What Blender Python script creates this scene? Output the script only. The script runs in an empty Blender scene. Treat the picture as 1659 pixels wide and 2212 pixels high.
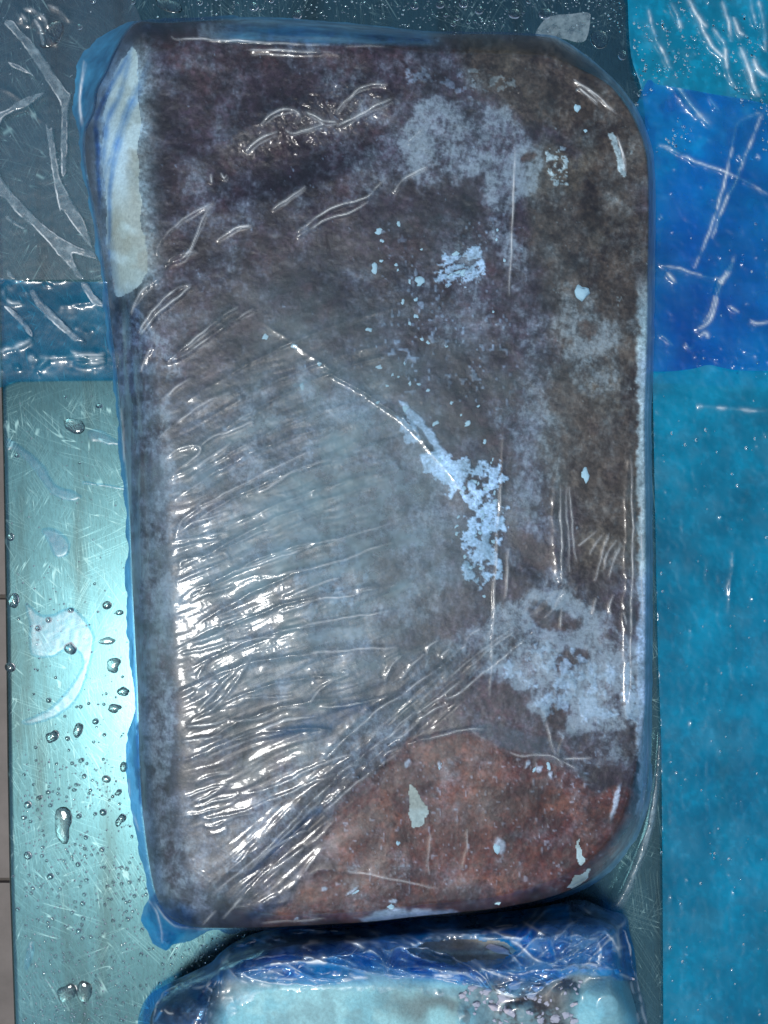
import bpy, math, random
import numpy as np

# ------------------------------------------------------------------ camera, sky, sun, exposure
H = 0.62            # camera height above the table top (m)
F = 1629.0          # focal length in layout units (the frame is 1659 x 2212 units)
CX, CY = 829.5, 1106.0
scn = bpy.context.scene
col = scn.collection

cam_d = bpy.data.cameras.new("camera")
cam = bpy.data.objects.new("camera", cam_d)
col.objects.link(cam)
cam.location = (0, 0, H)
cam.rotation_euler = (0, 0, 0)
cam_d.sensor_fit = 'VERTICAL'
cam_d.sensor_height = 24.0
cam_d.lens = 24.0 * F / 2212.0
cam_d.clip_start = 0.01
cam_d.clip_end = 200.0
scn.camera = cam

SUN_PX = (305.0, 1465.0)                      # where a level mirror would show the sun
dx, dy = (SUN_PX[0] - CX) / F, (CY - SUN_PX[1]) / F
sun_elev = math.atan2(1.0, math.hypot(dx, dy))
sun_az = math.atan2(dx, dy)                   # clockwise from +Y

world = bpy.data.worlds.new("World")
scn.world = world
world.use_nodes = True
wn = world.node_tree
wn.nodes.clear()
sky = wn.nodes.new("ShaderNodeTexSky")
sky.sky_type = 'NISHITA'
sky.sun_disc = False
sky.sun_elevation = sun_elev
sky.sun_rotation = sun_az
sky.air_density = 1.0
sky.dust_density = 2.2
sky.ozone_density = 1.0
bg = wn.nodes.new("ShaderNodeBackground")
bg.inputs[1].default_value = 0.075
wo = wn.nodes.new("ShaderNodeOutputWorld")
wn.links.new(sky.outputs[0], bg.inputs[0])
wn.links.new(bg.outputs[0], wo.inputs[0])

sun_d = bpy.data.lights.new("sun", 'SUN')
sun_d.energy = 1.5
sun_d.angle = math.radians(11.0)
sun_d.color = (1.0, 0.985, 0.95)
sun = bpy.data.objects.new("sun", sun_d)
col.objects.link(sun)
from mathutils import Vector
sun.rotation_euler = Vector((dx, dy, 1.0)).to_track_quat('Z', 'Y').to_euler()

scn.view_settings.view_transform = 'Standard'
scn.view_settings.look = 'None'
scn.view_settings.exposure = 0.70
scn.view_settings.gamma = 1.0
scn.cycles.max_bounces = 10
scn.cycles.transparent_max_bounces = 24
scn.cycles.transmission_bounces = 8
scn.cycles.sample_clamp_indirect = 6.0
scn.cycles.use_denoising = True

# ------------------------------------------------------------------ numpy helpers
rnd = random.Random(7)


def at(px, py, z):
    k = (H - z) / F
    return (px - CX) * k, (CY - py) * k, z


def sm(a, b, x):
    t = np.clip((x - a) / (b - a), 0, 1)
    return t * t * (3 - 2 * t)


_tab = {}


def vnoise(x, y, seed):
    if seed not in _tab:
        _tab[seed] = np.random.default_rng(seed).random((256, 256))
    T = _tab[seed]
    ix, iy = np.floor(x).astype(int), np.floor(y).astype(int)
    fx, fy = x - ix, y - iy
    fx = fx * fx * fx * (fx * (fx * 6 - 15) + 10)
    fy = fy * fy * fy * (fy * (fy * 6 - 15) + 10)
    a = T[ix & 255, iy & 255]; b = T[(ix + 1) & 255, iy & 255]
    c = T[ix & 255, (iy + 1) & 255]; d = T[(ix + 1) & 255, (iy + 1) & 255]
    return (a * (1 - fx) + b * fx) * (1 - fy) + (c * (1 - fx) + d * fx) * fy


def fbm(x, y, s, octs=4, seed=1, gain=0.5):
    """0..1, mean .5; s = size of the largest lumps"""
    v = 0; w = 1; tot = 0
    ca, sa = math.cos(0.6), math.sin(0.6)
    u, t = x / s, y / s
    for o in range(octs):
        v = v + w * vnoise(u, t, seed * 17 + o)
        tot += w; w *= gain
        u, t = (ca * u - sa * t) * 2.03 + 5.2, (sa * u + ca * t) * 2.03 + 1.3
    return np.clip((v / tot - 0.5) * 1.5 + 0.5, 0, 1)


def rotstretch(x, y, deg, along, across):
    """coordinates for streaks running at deg (counter-clockwise on the picture)"""
    c, s = math.cos(math.radians(deg)), math.sin(math.radians(deg))
    a = x * c - y * s
    b = x * s + y * c
    return a / along, b / across


def dense(pts, n=6, closed=True):
    p = np.array(pts, float)
    N = len(p)
    out = []
    rng = range(N) if closed else range(N - 1)
    for i in rng:
        if closed:
            p0, p1, p2, p3 = p[i - 1], p[i], p[(i + 1) % N], p[(i + 2) % N]
        else:
            p0, p1, p2, p3 = p[max(i - 1, 0)], p[i], p[i + 1], p[min(i + 2, N - 1)]
        for k in range(n):
            t = k / n
            out.append(0.5 * ((2 * p1) + (-p0 + p2) * t + (2 * p0 - 5 * p1 + 4 * p2 - p3) * t * t
                              + (-p0 + 3 * p1 - 3 * p2 + p3) * t ** 3))
    if not closed:
        out.append(p[-1])
    return np.array(out)


def seg_dist(poly, X, Y, closed):
    P = np.array(poly, float)
    Q = np.roll(P, -1, 0) if closed else P[1:]
    A = P if closed else P[:-1]
    best = np.full(X.shape, 1e9)
    for (ax, ay), (bx, by) in zip(A, Q):
        vx, vy = bx - ax, by - ay
        L = vx * vx + vy * vy + 1e-9
        t = np.clip(((X - ax) * vx + (Y - ay) * vy) / L, 0, 1)
        ddx, ddy = X - ax - t * vx, Y - ay - t * vy
        np.minimum(best, ddx * ddx + ddy * ddy, out=best)
    return np.sqrt(best)


def inside_poly(poly, X, Y):
    P = np.array(poly, float)
    Q = np.roll(P, -1, 0)
    c = np.zeros(X.shape, bool)
    for (ax, ay), (bx, by) in zip(P, Q):
        if ay == by:
            continue
        hit = ((ay > Y) != (by > Y)) & (X < (bx - ax) * (Y - ay) / (by - ay) + ax)
        c ^= hit
    return c


class Field:
    """a function sampled on a coarse grid, read back bilinearly"""
    def __init__(self, x0, x1, y0, y1, step, fn):
        self.x0, self.y0, self.s = x0, y0, step
        xs = np.arange(x0, x1 + step * 2, step); ys = np.arange(y0, y1 + step * 2, step)
        X, Y = np.meshgrid(xs, ys)
        self.v = fn(X, Y)

    def __call__(self, X, Y):
        u = np.clip((X - self.x0) / self.s, 0, self.v.shape[1] - 1.001)
        t = np.clip((Y - self.y0) / self.s, 0, self.v.shape[0] - 1.001)
        i, j = u.astype(int), t.astype(int)
        fx, fy = u - i, t - j
        v = self.v
        return (v[j, i] * (1 - fx) + v[j, i + 1] * fx) * (1 - fy) + (v[j + 1, i] * (1 - fx) + v[j + 1, i + 1] * fx) * fy


def sdf_field(pts, pad=60, step=7, n=6):
    """signed distance to an outline, positive inside"""
    P = dense(pts, n)
    x0, y0 = P.min(0) - pad; x1, y1 = P.max(0) + pad
    return Field(x0, x1, y0, y1, step, lambda X, Y: np.where(inside_poly(P, X, Y), 1, -1) * seg_dist(P, X, Y, True))


def soft_poly(pts, X, Y, edge, warp=0.0, seed=3, ws=40):
    """0..1 mask of a polygon with a soft, ragged edge"""
    P = np.array(pts, float)
    m = edge + warp + 4
    out = np.zeros(X.shape)
    x0, y0 = P.min(0) - m; x1, y1 = P.max(0) + m
    js = np.where((Y[:, 0] >= y0) & (Y[:, 0] <= y1))[0]; is_ = np.where((X[0] >= x0) & (X[0] <= x1))[0]
    if len(js) == 0 or len(is_) == 0:
        return out
    sl = (slice(js[0], js[-1] + 1), slice(is_[0], is_[-1] + 1))
    x, y = X[sl], Y[sl]
    if warp:
        x = x + (fbm(x, y, ws, 4, seed) - 0.5) * 2 * warp
        y = y + (fbm(x + 99, y + 31, ws, 4, seed + 1) - 0.5) * 2 * warp
    st = 5
    f = Field(x.min() - 6, x.max() + 6, y.min() - 6, y.max() + 6, st,
              lambda A, B: np.where(inside_poly(P, A, B), 1, -1) * seg_dist(P, A, B, True))
    out[sl] = sm(-edge, edge, f(x, y))
    return out


def ell(X, Y, cx, cy, rx, ry, deg=0, edge=0.5, warp=0, seed=5, ws=30):
    x, y = X, Y
    if warp:
        x = X + (fbm(X, Y, ws, 4, seed) - 0.5) * 2 * warp
        y = Y + (fbm(X + 57, Y + 13, ws, 4, seed + 1) - 0.5) * 2 * warp
    c, s = math.cos(math.radians(deg)), math.sin(math.radians(deg))
    a = ((x - cx) * c - (y - cy) * s) / rx
    b = ((x - cx) * s + (y - cy) * c) / ry
    r = np.sqrt(a * a + b * b)
    return 1 - sm(1 - edge, 1 + edge, r)


def add_ridge(Z, X, Y, pts, w, h, seed=0, sharp=0.35, taper=True, wob=2.0):
    """raise a crease along a polyline: tent-shaped crest, tapering ends"""
    P = dense(pts, 5, False)
    if wob:
        L = np.r_[0, np.cumsum(np.hypot(*np.diff(P, axis=0).T))]
        rg = np.random.default_rng(seed + int(pts[0][0] * 7 + pts[0][1]))
        ph = rg.random(4) * 6.28
        P = P + wob * np.stack([np.sin(L / 17 + ph[0]) + .5 * np.sin(L / 7 + ph[1]), np.sin(L / 15 + ph[2]) + .5 * np.sin(L / 6 + ph[3])], 1) * .6
    m = w * 5
    x0, y0 = P.min(0) - m; x1, y1 = P.max(0) + m
    js = np.where((Y[:, 0] >= y0) & (Y[:, 0] <= y1))[0]; is_ = np.where((X[0] >= x0) & (X[0] <= x1))[0]
    if len(js) < 2 or len(is_) < 2:
        return
    sl = (slice(js[0], js[-1] + 1), slice(is_[0], is_[-1] + 1))
    x, y = X[sl], Y[sl]
    best = np.full(x.shape, 1e9); par = np.zeros(x.shape)
    n = len(P) - 1
    for i in range(n):
        ax, ay = P[i]; vx, vy = P[i + 1] - P[i]
        t = np.clip(((x - ax) * vx + (y - ay) * vy) / (vx * vx + vy * vy + 1e-9), 0, 1)
        d = (x - ax - t * vx) ** 2 + (y - ay - t * vy) ** 2
        k = d < best
        best[k] = d[k]; par[k] = (i + t[k]) / n
    d = np.sqrt(best + (sharp * w) ** 2) - sharp * w
    hh = h * np.exp(-d / w)
    if taper:
        hh = hh * np.sin(np.clip(par, 0, 1) * math.pi) ** 0.5
    hh = hh * (0.7 + 0.6 * fbm(x, y, 22, 2, 40 + seed % 5))
    Z[sl] += hh


def blur(A, r, times=2):
    for _ in range(times):
        for ax in (0, 1):
            pad = [(0, 0), (0, 0)]; pad[ax] = (r + 1, r)
            c = np.cumsum(np.pad(A, pad, mode='edge'), axis=ax)
            n = A.shape[ax]
            if ax == 0:
                A = (c[2 * r + 1:2 * r + 1 + n] - c[:n]) / (2 * r + 1)
            else:
                A = (c[:, 2 * r + 1:2 * r + 1 + n] - c[:, :n]) / (2 * r + 1)
    return A


def grid(x0, x1, y0, y1, step):
    return np.meshgrid(np.arange(x0, x1 + step, step), np.arange(y0, y1 + step, step))


def mesh_from(name, V, Fq, mat, parent=None, attrs=None, smooth=True, tris=None):
    me = bpy.data.meshes.new(name)
    nq = len(Fq); nt = 0 if tris is None else len(tris)
    me.vertices.add(len(V))
    me.vertices.foreach_set("co", np.asarray(V, np.float32).ravel())
    loops = np.asarray(Fq, np.int32).ravel() if nq else np.zeros(0, np.int32)
    if nt:
        loops = np.r_[loops, np.asarray(tris, np.int32).ravel()]
    me.loops.add(len(loops))
    me.loops.foreach_set("vertex_index", loops)
    me.polygons.add(nq + nt)
    starts = np.r_[np.arange(nq) * 4, nq * 4 + np.arange(nt) * 3].astype(np.int32)
    me.polygons.foreach_set("loop_start", starts)
    me.polygons.foreach_set("use_smooth", np.full(nq + nt, smooth, bool))
    me.update(calc_edges=True)
    for k, v in (attrs or {}).items():
        v = np.asarray(v, np.float32)
        if v.ndim == 2:
            a = me.attributes.new(k, 'FLOAT_COLOR', 'POINT')
            if v.shape[1] == 3:
                v = np.c_[v, np.ones(len(v), np.float32)]
            a.data.foreach_set("color", v.ravel())
        else:
            a = me.attributes.new(k, 'FLOAT', 'POINT')
            a.data.foreach_set("value", v.ravel())
    me.validate()
    if mat:
        me.materials.append(mat)
    o = bpy.data.objects.new(name, me)
    col.objects.link(o)
    if parent is not None:
        o.parent = parent
        o.matrix_parent_inverse.identity()
        off = np.array(parent.location)
        if parent.parent is None and np.abs(off).sum() > 0:
            me.vertices.foreach_set("co", (np.asarray(V, np.float32) - off.astype(np.float32)).ravel())
            me.update()
    return o


def surface(name, X, Y, Z, S, mat, parent=None, attrs=None, cells=None, skirt=None, flip=False):
    """a height field cut to an outline. S: signed distance (positive inside) on the grid; skirt: (inset, z) closes the side"""
    ny, nx = X.shape
    ins = S > 0
    c = ins[:-1, :-1] | ins[1:, :-1] | ins[:-1, 1:] | ins[1:, 1:]
    if cells is not None:
        c = c & cells
    gy, gx = np.gradient(S, Y[1, 0] - Y[0, 0], X[0, 1] - X[0, 0])
    n = np.sqrt(gx * gx + gy * gy) + 1e-6
    gx, gy = gx / n, gy / n
    out = S <= 0
    PX = np.where(out, X - gx * S, X); PY = np.where(out, Y - gy * S, Y)
    idx = np.arange(ny * nx).reshape(ny, nx)
    a = idx[:-1, :-1][c]; b = idx[:-1, 1:][c]; d = idx[1:, :-1][c]; e = idx[1:, 1:][c]
    q = np.stack([a, d, e, b], 1)           # seen from above, counter-clockwise
    used = np.unique(q)
    remap = np.full(ny * nx, -1); remap[used] = np.arange(len(used))
    px, py, z = PX.ravel()[used], PY.ravel()[used], Z.ravel()[used]
    q = remap[q]
    at_ = {k: (v.reshape(-1, v.shape[-1])[used] if v.ndim == 3 else v.ravel()[used]) for k, v in (attrs or {}).items()}
    if skirt:
        ed = np.concatenate([q[:, [0, 1]], q[:, [1, 2]], q[:, [2, 3]], q[:, [3, 0]]])
        key = np.sort(ed, 1); kk = key[:, 0].astype(np.int64) * len(used) + key[:, 1]
        u, inv, cnt = np.unique(kk, return_inverse=True, return_counts=True)
        be = ed[cnt[inv] == 1]
        sv = S.ravel()[used]
        be = be[(sv[be[:, 0]] <= 0.01) & (sv[be[:, 1]] <= 0.01)]
        bv = np.unique(be)
        m2 = np.full(len(used), -1); m2[bv] = np.arange(len(bv)) + len(used)
        gxu, gyu = gx.ravel()[used][bv], gy.ravel()[used][bv]
        px = np.r_[px, px[bv] + gxu * skirt[0]]; py = np.r_[py, py[bv] + gyu * skirt[0]]; z = np.r_[z, np.full(len(bv), skirt[1])]
        q = np.r_[q, np.stack([be[:, 1], be[:, 0], m2[be[:, 0]], m2[be[:, 1]]], 1)]
        at_ = {k: np.r_[v, v[bv]] for k, v in at_.items()}
    x, y, z = at(px, py, z)
    return mesh_from(name, np.stack([x, y, z], 1), q, mat, parent, at_)


def thing(name, label, cat, px, py, z=0.0, group=None):
    o = bpy.data.objects.new(name, None)
    col.objects.link(o)
    o.empty_display_size = 0.02
    o.location = at(px, py, z)
    o['label'] = label; o['category'] = cat
    if group:
        o['group'] = group
    return o


# ------------------------------------------------------------------ materials
def new_mat(name):
    m = bpy.data.materials.new(name)
    m.use_nodes = True
    nt = m.node_tree
    nt.nodes.clear()
    out = nt.nodes.new("ShaderNodeOutputMaterial")

    def N(t, **k):
        n = nt.nodes.new("ShaderNode" + t)
        for a, b in k.items():
            setattr(n, a, b)
        return n

    def L(a, b):
        nt.links.new(a, b)
    return m, N, L, out


def setv(n, **k):
    for a, b in k.items():
        n.inputs[a.replace('_', ' ')].default_value = b


def mapped_noise(N, L, coord, scale, rot=(0, 0, 0), nscale=1.0, detail=3.0, rough=0.55):
    mp = N("Mapping")
    mp.vector_type = 'TEXTURE'            # turn first, then stretch
    mp.inputs['Rotation'].default_value = rot
    mp.inputs['Scale'].default_value = tuple(1.0 / k for k in scale)
    L(coord, mp.inputs['Vector'])
    n = N("TexNoise")
    setv(n, Scale=nscale, Detail=detail, Roughness=rough)
    L(mp.outputs[0], n.inputs['Vector'])
    return n.outputs['Fac']


def ramp(N, L, src, stops):
    r = N("ValToRGB")
    e = r.color_ramp.elements
    while len(e) < len(stops):
        e.new(0.5)
    for k, (p, v) in enumerate(stops):
        e[k].position = p
        e[k].color = (v, v, v, 1) if not isinstance(v, tuple) else (*v, 1)
    L(src, r.inputs[0])
    return r.outputs[0]


def math_n(N, L, op, a, b=None, clamp=False):
    m = N("Math", operation=op, use_clamp=clamp)
    for i, v in enumerate((a, b)):
        if v is None:
            continue
        if isinstance(v, (int, float)):
            m.inputs[i].default_value = v
        else:
            L(v, m.inputs[i])
    return m.outputs[0]


def mix_col(N, L, fac, a, b):
    m = N("Mix", data_type='RGBA')
    for s, v in ((m.inputs[0], fac), (m.inputs[6], a), (m.inputs[7], b)):
        if isinstance(v, (int, float)):
            s.default_value = v
        elif isinstance(v, tuple):
            s.default_value = (*v, 1)
        else:
            L(v, s)
    return m.outputs[2]


def steel_material():
    m, N, L, out = new_mat("scratched_steel")
    tc = N("TexCoord").outputs['Object']
    p = N("BsdfPrincipled")
    brush = mapped_noise(N, L, tc, (800, 90, 1), rot=(0, 0, 0.03), detail=5, rough=0.7)
    brush2 = mapped_noise(N, L, tc, (520, 160, 1), rot=(0, 0, 0.5), detail=5, rough=0.7)
    blot = mapped_noise(N, L, tc, (9, 6, 1), detail=4)
    dark = mapped_noise(N, L, tc, (38, 4, 1), detail=5)
    # worn tone
    tone = ramp(N, L, blot, [(0.3, (0.058, 0.132, 0.145)), (0.7, (0.086, 0.198, 0.222))])
    tone = mix_col(N, L, ramp(N, L, dark, [(0.52, 0.0), (0.68, 0.55)]), tone, (0.045, 0.07, 0.068))
    tone = mix_col(N, L, ramp(N, L, brush, [(0.36, 0.30), (0.55, 0.0)]), tone, (0.04, 0.07, 0.066))
    # scratches: thin level lines of stretched noise
    tot = None
    for k, (rot, sx, sy, wd) in enumerate(((0.55, 260, 7, .010), (-0.5, 300, 9, .009), (1.25, 240, 10, .008), (0.12, 380, 8, .010), (-1.2, 280, 12, .008), (0.85, 200, 5, .007))):
        n = mapped_noise(N, L, tc, (sx, sy, 1), rot=(0, 0, rot), detail=0.0, rough=0.3)
        line = ramp(N, L, math_n(N, L, 'ABSOLUTE', math_n(N, L, 'SUBTRACT', n, 0.5 + 0.02 * k)), [(0.0, 1.0), (wd, 0.0)])
        gate = ramp(N, L, mapped_noise(N, L, tc, (22, 22, 1), rot=(0, 0, k), detail=2), [(0.50, 0.0), (0.6, 1.0)])
        s = math_n(N, L, 'MULTIPLY', line, gate)
        tot = s if tot is None else math_n(N, L, 'MAXIMUM', tot, s)
    tone = mix_col(N, L, math_n(N, L, 'MULTIPLY', tot, 0.38), tone, (0.42, 0.62, 0.60))
    L(tone, p.inputs['Base Color'])
    setv(p, Metallic=1.0)
    r = math_n(N, L, 'ADD', math_n(N, L, 'MULTIPLY', brush2, 0.16), 0.20)
    r = math_n(N, L, 'ADD', r, math_n(N, L, 'MULTIPLY', tot, 0.25))
    L(r, p.inputs['Roughness'])
    hgt = math_n(N, L, 'ADD', math_n(N, L, 'MULTIPLY', brush, 0.6), math_n(N, L, 'MULTIPLY', tot, -0.8))
    hgt = math_n(N, L, 'ADD', hgt, math_n(N, L, 'MULTIPLY', brush2, 0.5))
    b = N("Bump")
    setv(b, Strength=0.07, Distance=0.0004)
    L(hgt, b.inputs['Height'])
    L(b.outputs[0], p.inputs['Normal'])
    L(p.outputs[0], out.inputs[0])
    return m


def film_material(name, tint, rough=0.07, spec=0.075, milk=0.0, milk_col=(0.5, 0.7, 0.85), use_attr=True, bump=0.25, bscale=500, milk_noise=60, milk_deep=None, milk_lo=.25, milk_hi=1.0, milk_det=6):
    """thin plastic: tinted see-through sheet with a glossy face. attributes: blue (tint strength), milk (cloudiness and painted sheen), crease (glints painted white)"""
    m, N, L, out = new_mat(name)
    tc = N("TexCoord").outputs['Object']
    tr = N("BsdfTransparent"); gl = N("BsdfGlossy"); gl2 = N("BsdfGlossy"); df = N("BsdfDiffuse"); tl = N("BsdfTranslucent")
    if use_attr:
        a = N("Attribute", attribute_name="blue")
        c = mix_col(N, L, a.outputs['Fac'], (0.95, 0.975, 0.99), tint)
        mk = N("Attribute", attribute_name="milk").outputs['Fac']
    else:
        c = mix_col(N, L, 1.0, (1, 1, 1), tint)
        mk = milk
    L(c, tr.inputs[0])
    gl.inputs[0].default_value = (1, 1, 1, 1)
    gl.inputs['Roughness'].default_value = rough
    if use_attr and milk_deep:
        mc = mix_col(N, L, math_n(N, L, 'POWER', a.outputs['Fac'], 0.85), milk_col, milk_deep)
        L(mc, df.inputs[0]); L(mc, tl.inputs[0])
    else:
        df.inputs[0].default_value = (*milk_col, 1)
        tl.inputs[0].default_value = (*milk_col, 1)
    n1 = mapped_noise(N, L, tc, (bscale, bscale, bscale), detail=3)
    b = N("Bump"); setv(b, Strength=bump, Distance=0.0004)
    L(n1, b.inputs['Height'])
    L(b.outputs[0], gl.inputs['Normal'])
    body = N("MixShader")
    mn = ramp(N, L, mapped_noise(N, L, tc, (milk_noise,) * 3, detail=milk_det, rough=0.6), [(0.36, milk_lo), (0.66, milk_hi)])
    L(math_n(N, L, 'MULTIPLY', mk, mn, True), body.inputs[0])
    dd = N("MixShader"); dd.inputs[0].default_value = 0.5
    L(df.outputs[0], dd.inputs[1]); L(tl.outputs[0], dd.inputs[2])
    L(tr.outputs[0], body.inputs[1]); L(dd.outputs[0], body.inputs[2])
    cr = N("Attribute", attribute_name="crease").outputs['Fac']
    wd_ = N("BsdfDiffuse"); wd_.inputs[0].default_value = (0.86, 0.93, 0.94, 1)  # white paint along crests and edges, standing in for glints
    bw = N("MixShader")
    L(cr, bw.inputs[0]); L(body.outputs[0], bw.inputs[1]); L(wd_.outputs[0], bw.inputs[2])
    body = bw
    lw = N("LayerWeight"); lw.inputs['Blend'].default_value = 0.5
    fc = math_n(N, L, 'ADD', math_n(N, L, 'MULTIPLY', math_n(N, L, 'POWER', lw.outputs['Facing'], 4.0), 0.32), spec, True)
    fin = N("MixShader")
    gg = N("MixShader"); gg.inputs[0].default_value = 0.55
    gl2.inputs[0].default_value = (1, 1, 1, 1); gl2.inputs['Roughness'].default_value = 0.34
    L(gl.outputs[0], gg.inputs[1]); L(gl2.outputs[0], gg.inputs[2])
    L(fc, fin.inputs[0]); L(body.outputs[0], fin.inputs[1]); L(gg.outputs[0], fin.inputs[2])
    L(fin.outputs[0], out.inputs[0])
    return m


def meat_material(name, rough=0.42, frost_col=(0.31, 0.385, 0.41), v0=.5, v1=1.5):
    m, N, L, out = new_mat(name)
    tc = N("TexCoord").outputs['Object']
    p = N("BsdfPrincipled")
    c = N("Attribute", attribute_name="tone").outputs['Color']
    fr = N("Attribute", attribute_name="frost").outputs['Fac']
    n1 = mapped_noise(N, L, tc, (420,) * 3, detail=5, rough=0.7)
    n2 = mapped_noise(N, L, tc, (1100,) * 3, detail=3, rough=0.6)
    var = ramp(N, L, n1, [(0.3, v0), (0.7, v1)])
    mul = N("Mix", data_type='RGBA', blend_type='MULTIPLY')
    mul.inputs[0].default_value = 1.0
    L(c, mul.inputs[6]); L(var, mul.inputs[7])
    f = math_n(N, L, 'ADD', math_n(N, L, 'MULTIPLY', n2, 1.2), math_n(N, L, 'MULTIPLY', n1, 0.8))
    f = math_n(N, L, 'ADD', f, math_n(N, L, 'SUBTRACT', fr, 1.45))
    f = ramp(N, L, f, [(0.0, 0.0), (0.7, 1.0)])
    f = math_n(N, L, 'MULTIPLY', f, math_n(N, L, 'MULTIPLY', fr, 0.6))
    cc = mix_col(N, L, f, mul.outputs[2], frost_col)
    L(cc, p.inputs['Base Color'])
    setv(p, Roughness=rough)
    p.inputs['Specular IOR Level'].default_value = 0.35
    b = N("Bump"); setv(b, Strength=0.55, Distance=0.0006)
    L(math_n(N, L, 'ADD', n1, math_n(N, L, 'MULTIPLY', n2, 0.5)), b.inputs['Height'])
    L(b.outputs[0], p.inputs['Normal'])
    L(p.outputs[0], out.inputs[0])
    return m


def simple_material(name, c1, c2, scale, rough, bump=0.3, sss=0.0, dist=0.0006):
    m, N, L, out = new_mat(name)
    tc = N("TexCoord").outputs['Object']
    p = N("BsdfPrincipled")
    n = mapped_noise(N, L, tc, (scale,) * 3, detail=5, rough=0.65)
    L(ramp(N, L, n, [(0.32, c1), (0.68, c2)]), p.inputs['Base Color'])
    setv(p, Roughness=rough)
    if sss:
        p.inputs['Subsurface Weight'].default_value = sss
        p.inputs['Subsurface Radius'].default_value = (0.004, 0.004, 0.004)
        p.inputs['Subsurface Scale'].default_value = 1.0
    b = N("Bump"); setv(b, Strength=bump, Distance=dist)
    L(n, b.inputs['Height']); L(b.outputs[0], p.inputs['Normal'])
    L(p.outputs[0], out.inputs[0])
    return m


def water_material():
    m, N, L, out = new_mat("water")
    g = N("BsdfPrincipled")
    setv(g, Roughness=0.0, IOR=1.33)
    g.inputs['Transmission Weight'].default_value = 1.0
    g.inputs['Base Color'].default_value = (0.97, 1, 1, 1)
    L(g.outputs[0], out.inputs[0])
    return m


STEEL = steel_material()
BLUE = (0.03, 0.36, 0.80)
WRAP = film_material("clear_bag_film", (0.02, 0.30, 0.74), rough=0.09, spec=0.032, bump=0.05, bscale=420, milk_col=(.40, .58, .60), milk_deep=(.004, .34, .66), milk_lo=.45)
BAG = film_material("crumpled_blue_bag_film", (0.05, 0.52, 0.94), rough=0.06, spec=0.065, bump=0.12, bscale=260, milk_col=(.40, .50, .58), milk_deep=(.0, .37, .86))
SHEET = film_material("blue_sheet_film", (0.05, 0.66, 0.90), rough=0.09, spec=0.035, milk_col=(0.50, 0.74, 0.86), bump=0.08, bscale=160, milk_noise=22, milk_lo=.6, milk_det=3, milk_deep=(0.0, 0.55, 0.88))
DEEP = film_material("deep_blue_sheet_film", (0.03, 0.50, 0.92), rough=0.08, spec=0.035, milk_col=(0.50, 0.74, 0.86), bump=0.08, bscale=160, milk_noise=22, milk_lo=.5, milk_det=3, milk_deep=(0.0, 0.52, 0.94))
CLEAR = film_material("clear_table_film", (0.9, 0.97, 0.99), rough=0.08, spec=0.07, milk_col=(0.50, 0.66, 0.72), bump=0.2, bscale=260, milk_noise=140)
CLOUD = film_material("cloudy_film", (0.80, 0.93, 1.0), rough=0.2, spec=0.02, milk_col=(0.14, 0.42, 0.66), bump=0.0, bscale=260, milk_noise=30, milk_lo=.5)
MEAT = meat_material("frozen_meat")
FAT = meat_material("frozen_fat", 0.55, (0.50, 0.58, 0.58), .8, 1.2)
ICE = simple_material("ice", (0.30, 0.52, 0.60), (0.50, 0.74, 0.80), 500, 0.3, 0.5)
CRUMB = simple_material("frozen_crumbs", (0.36, 0.36, 0.42), (0.58, 0.54, 0.60), 600, 0.5, 0.5)
WATER = water_material()
FLOOR = simple_material("floor_tile", (0.055, 0.045, 0.038), (0.095, 0.08, 0.07), 14, 0.55, 0.2)
GROUT = simple_material("grout", (0.04, 0.035, 0.03), (0.07, 0.06, 0.05), 30, 0.8, 0.2)

# ------------------------------------------------------------------ floor far below the table
FZ = -0.85


def box_mesh(name, x0, x1, y0, y1, z0, z1, mat, parent=None, bev=0.0):
    V = [(x, y, z) for z in (z0, z1) for (x, y) in ((x0, y0), (x1, y0), (x1, y1), (x0, y1))]
    if bev:
        V[4:] = [(x + (bev if i in (0, 3) else -bev), y + (bev if i < 2 else -bev), z1) for i, (x, y, z) in enumerate(V[4:])]
    Fq = [(4, 5, 6, 7), (0, 1, 5, 4), (1, 2, 6, 5), (2, 3, 7, 6), (3, 0, 4, 7), (3, 2, 1, 0)]
    return mesh_from(name, V, Fq, mat, parent, smooth=False)


fl = box_mesh("floor", -4, 4, -4, 4, FZ - 0.05, FZ, GROUT)
fl['kind'] = 'structure'
ts = 0.55
proto = None
for i in range(-4, 1):
    for j in range(-4, 3):
        cx, cy = i * ts, j * ts + 0.11
        if proto is None:
            proto = box_mesh("floor_tile", -ts / 2 + .003, ts / 2 - .003, -ts / 2 + .003, ts / 2 - .003, 0, 0.006, FLOOR, None, 0.002)
            t = proto
        else:
            t = proto.copy(); col.objects.link(t)
        t.parent = fl
        t.location = (cx, cy, FZ)

# ------------------------------------------------------------------ steel table
table = thing("steel_table", "wet scratched steel table top under the frozen blocks and blue plastic", "table", 829, 1106, 0)


def table_edge(py):
    return np.interp(py, [-700, 0, 1000, 1300, 1650, 1920, 2212, 3000], [-50, -28, -2, 3, 7, 12, 22, 50])


rows = np.arange(-650, 3001, 25.0)
V = []; Fq = []
prof = [(0.0, 0.0), (-7, -0.0004), (-13, -0.0018), (-18, -0.0045), (-20.5, -0.009), (-21, -0.014), (-21, -0.045), (-16, -0.045)]
pn = len(prof) + 1
for r_ in rows:
    e = table_edge(r_) + 21
    xr, yr, _ = at(2600, r_, 0)
    V.append((xr, yr, 0))
    for ox, oz in prof:
        x, y, z = at(e + ox, r_, 0)
        V.append((x, y, oz))
for i in range(len(rows) - 1):
    for k in range(pn - 1):
        a = i * pn + k
        Fq.append((a, a + 1, a + pn + 1, a + pn))
top = mesh_from("tabletop", V, Fq, STEEL, table)

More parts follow.
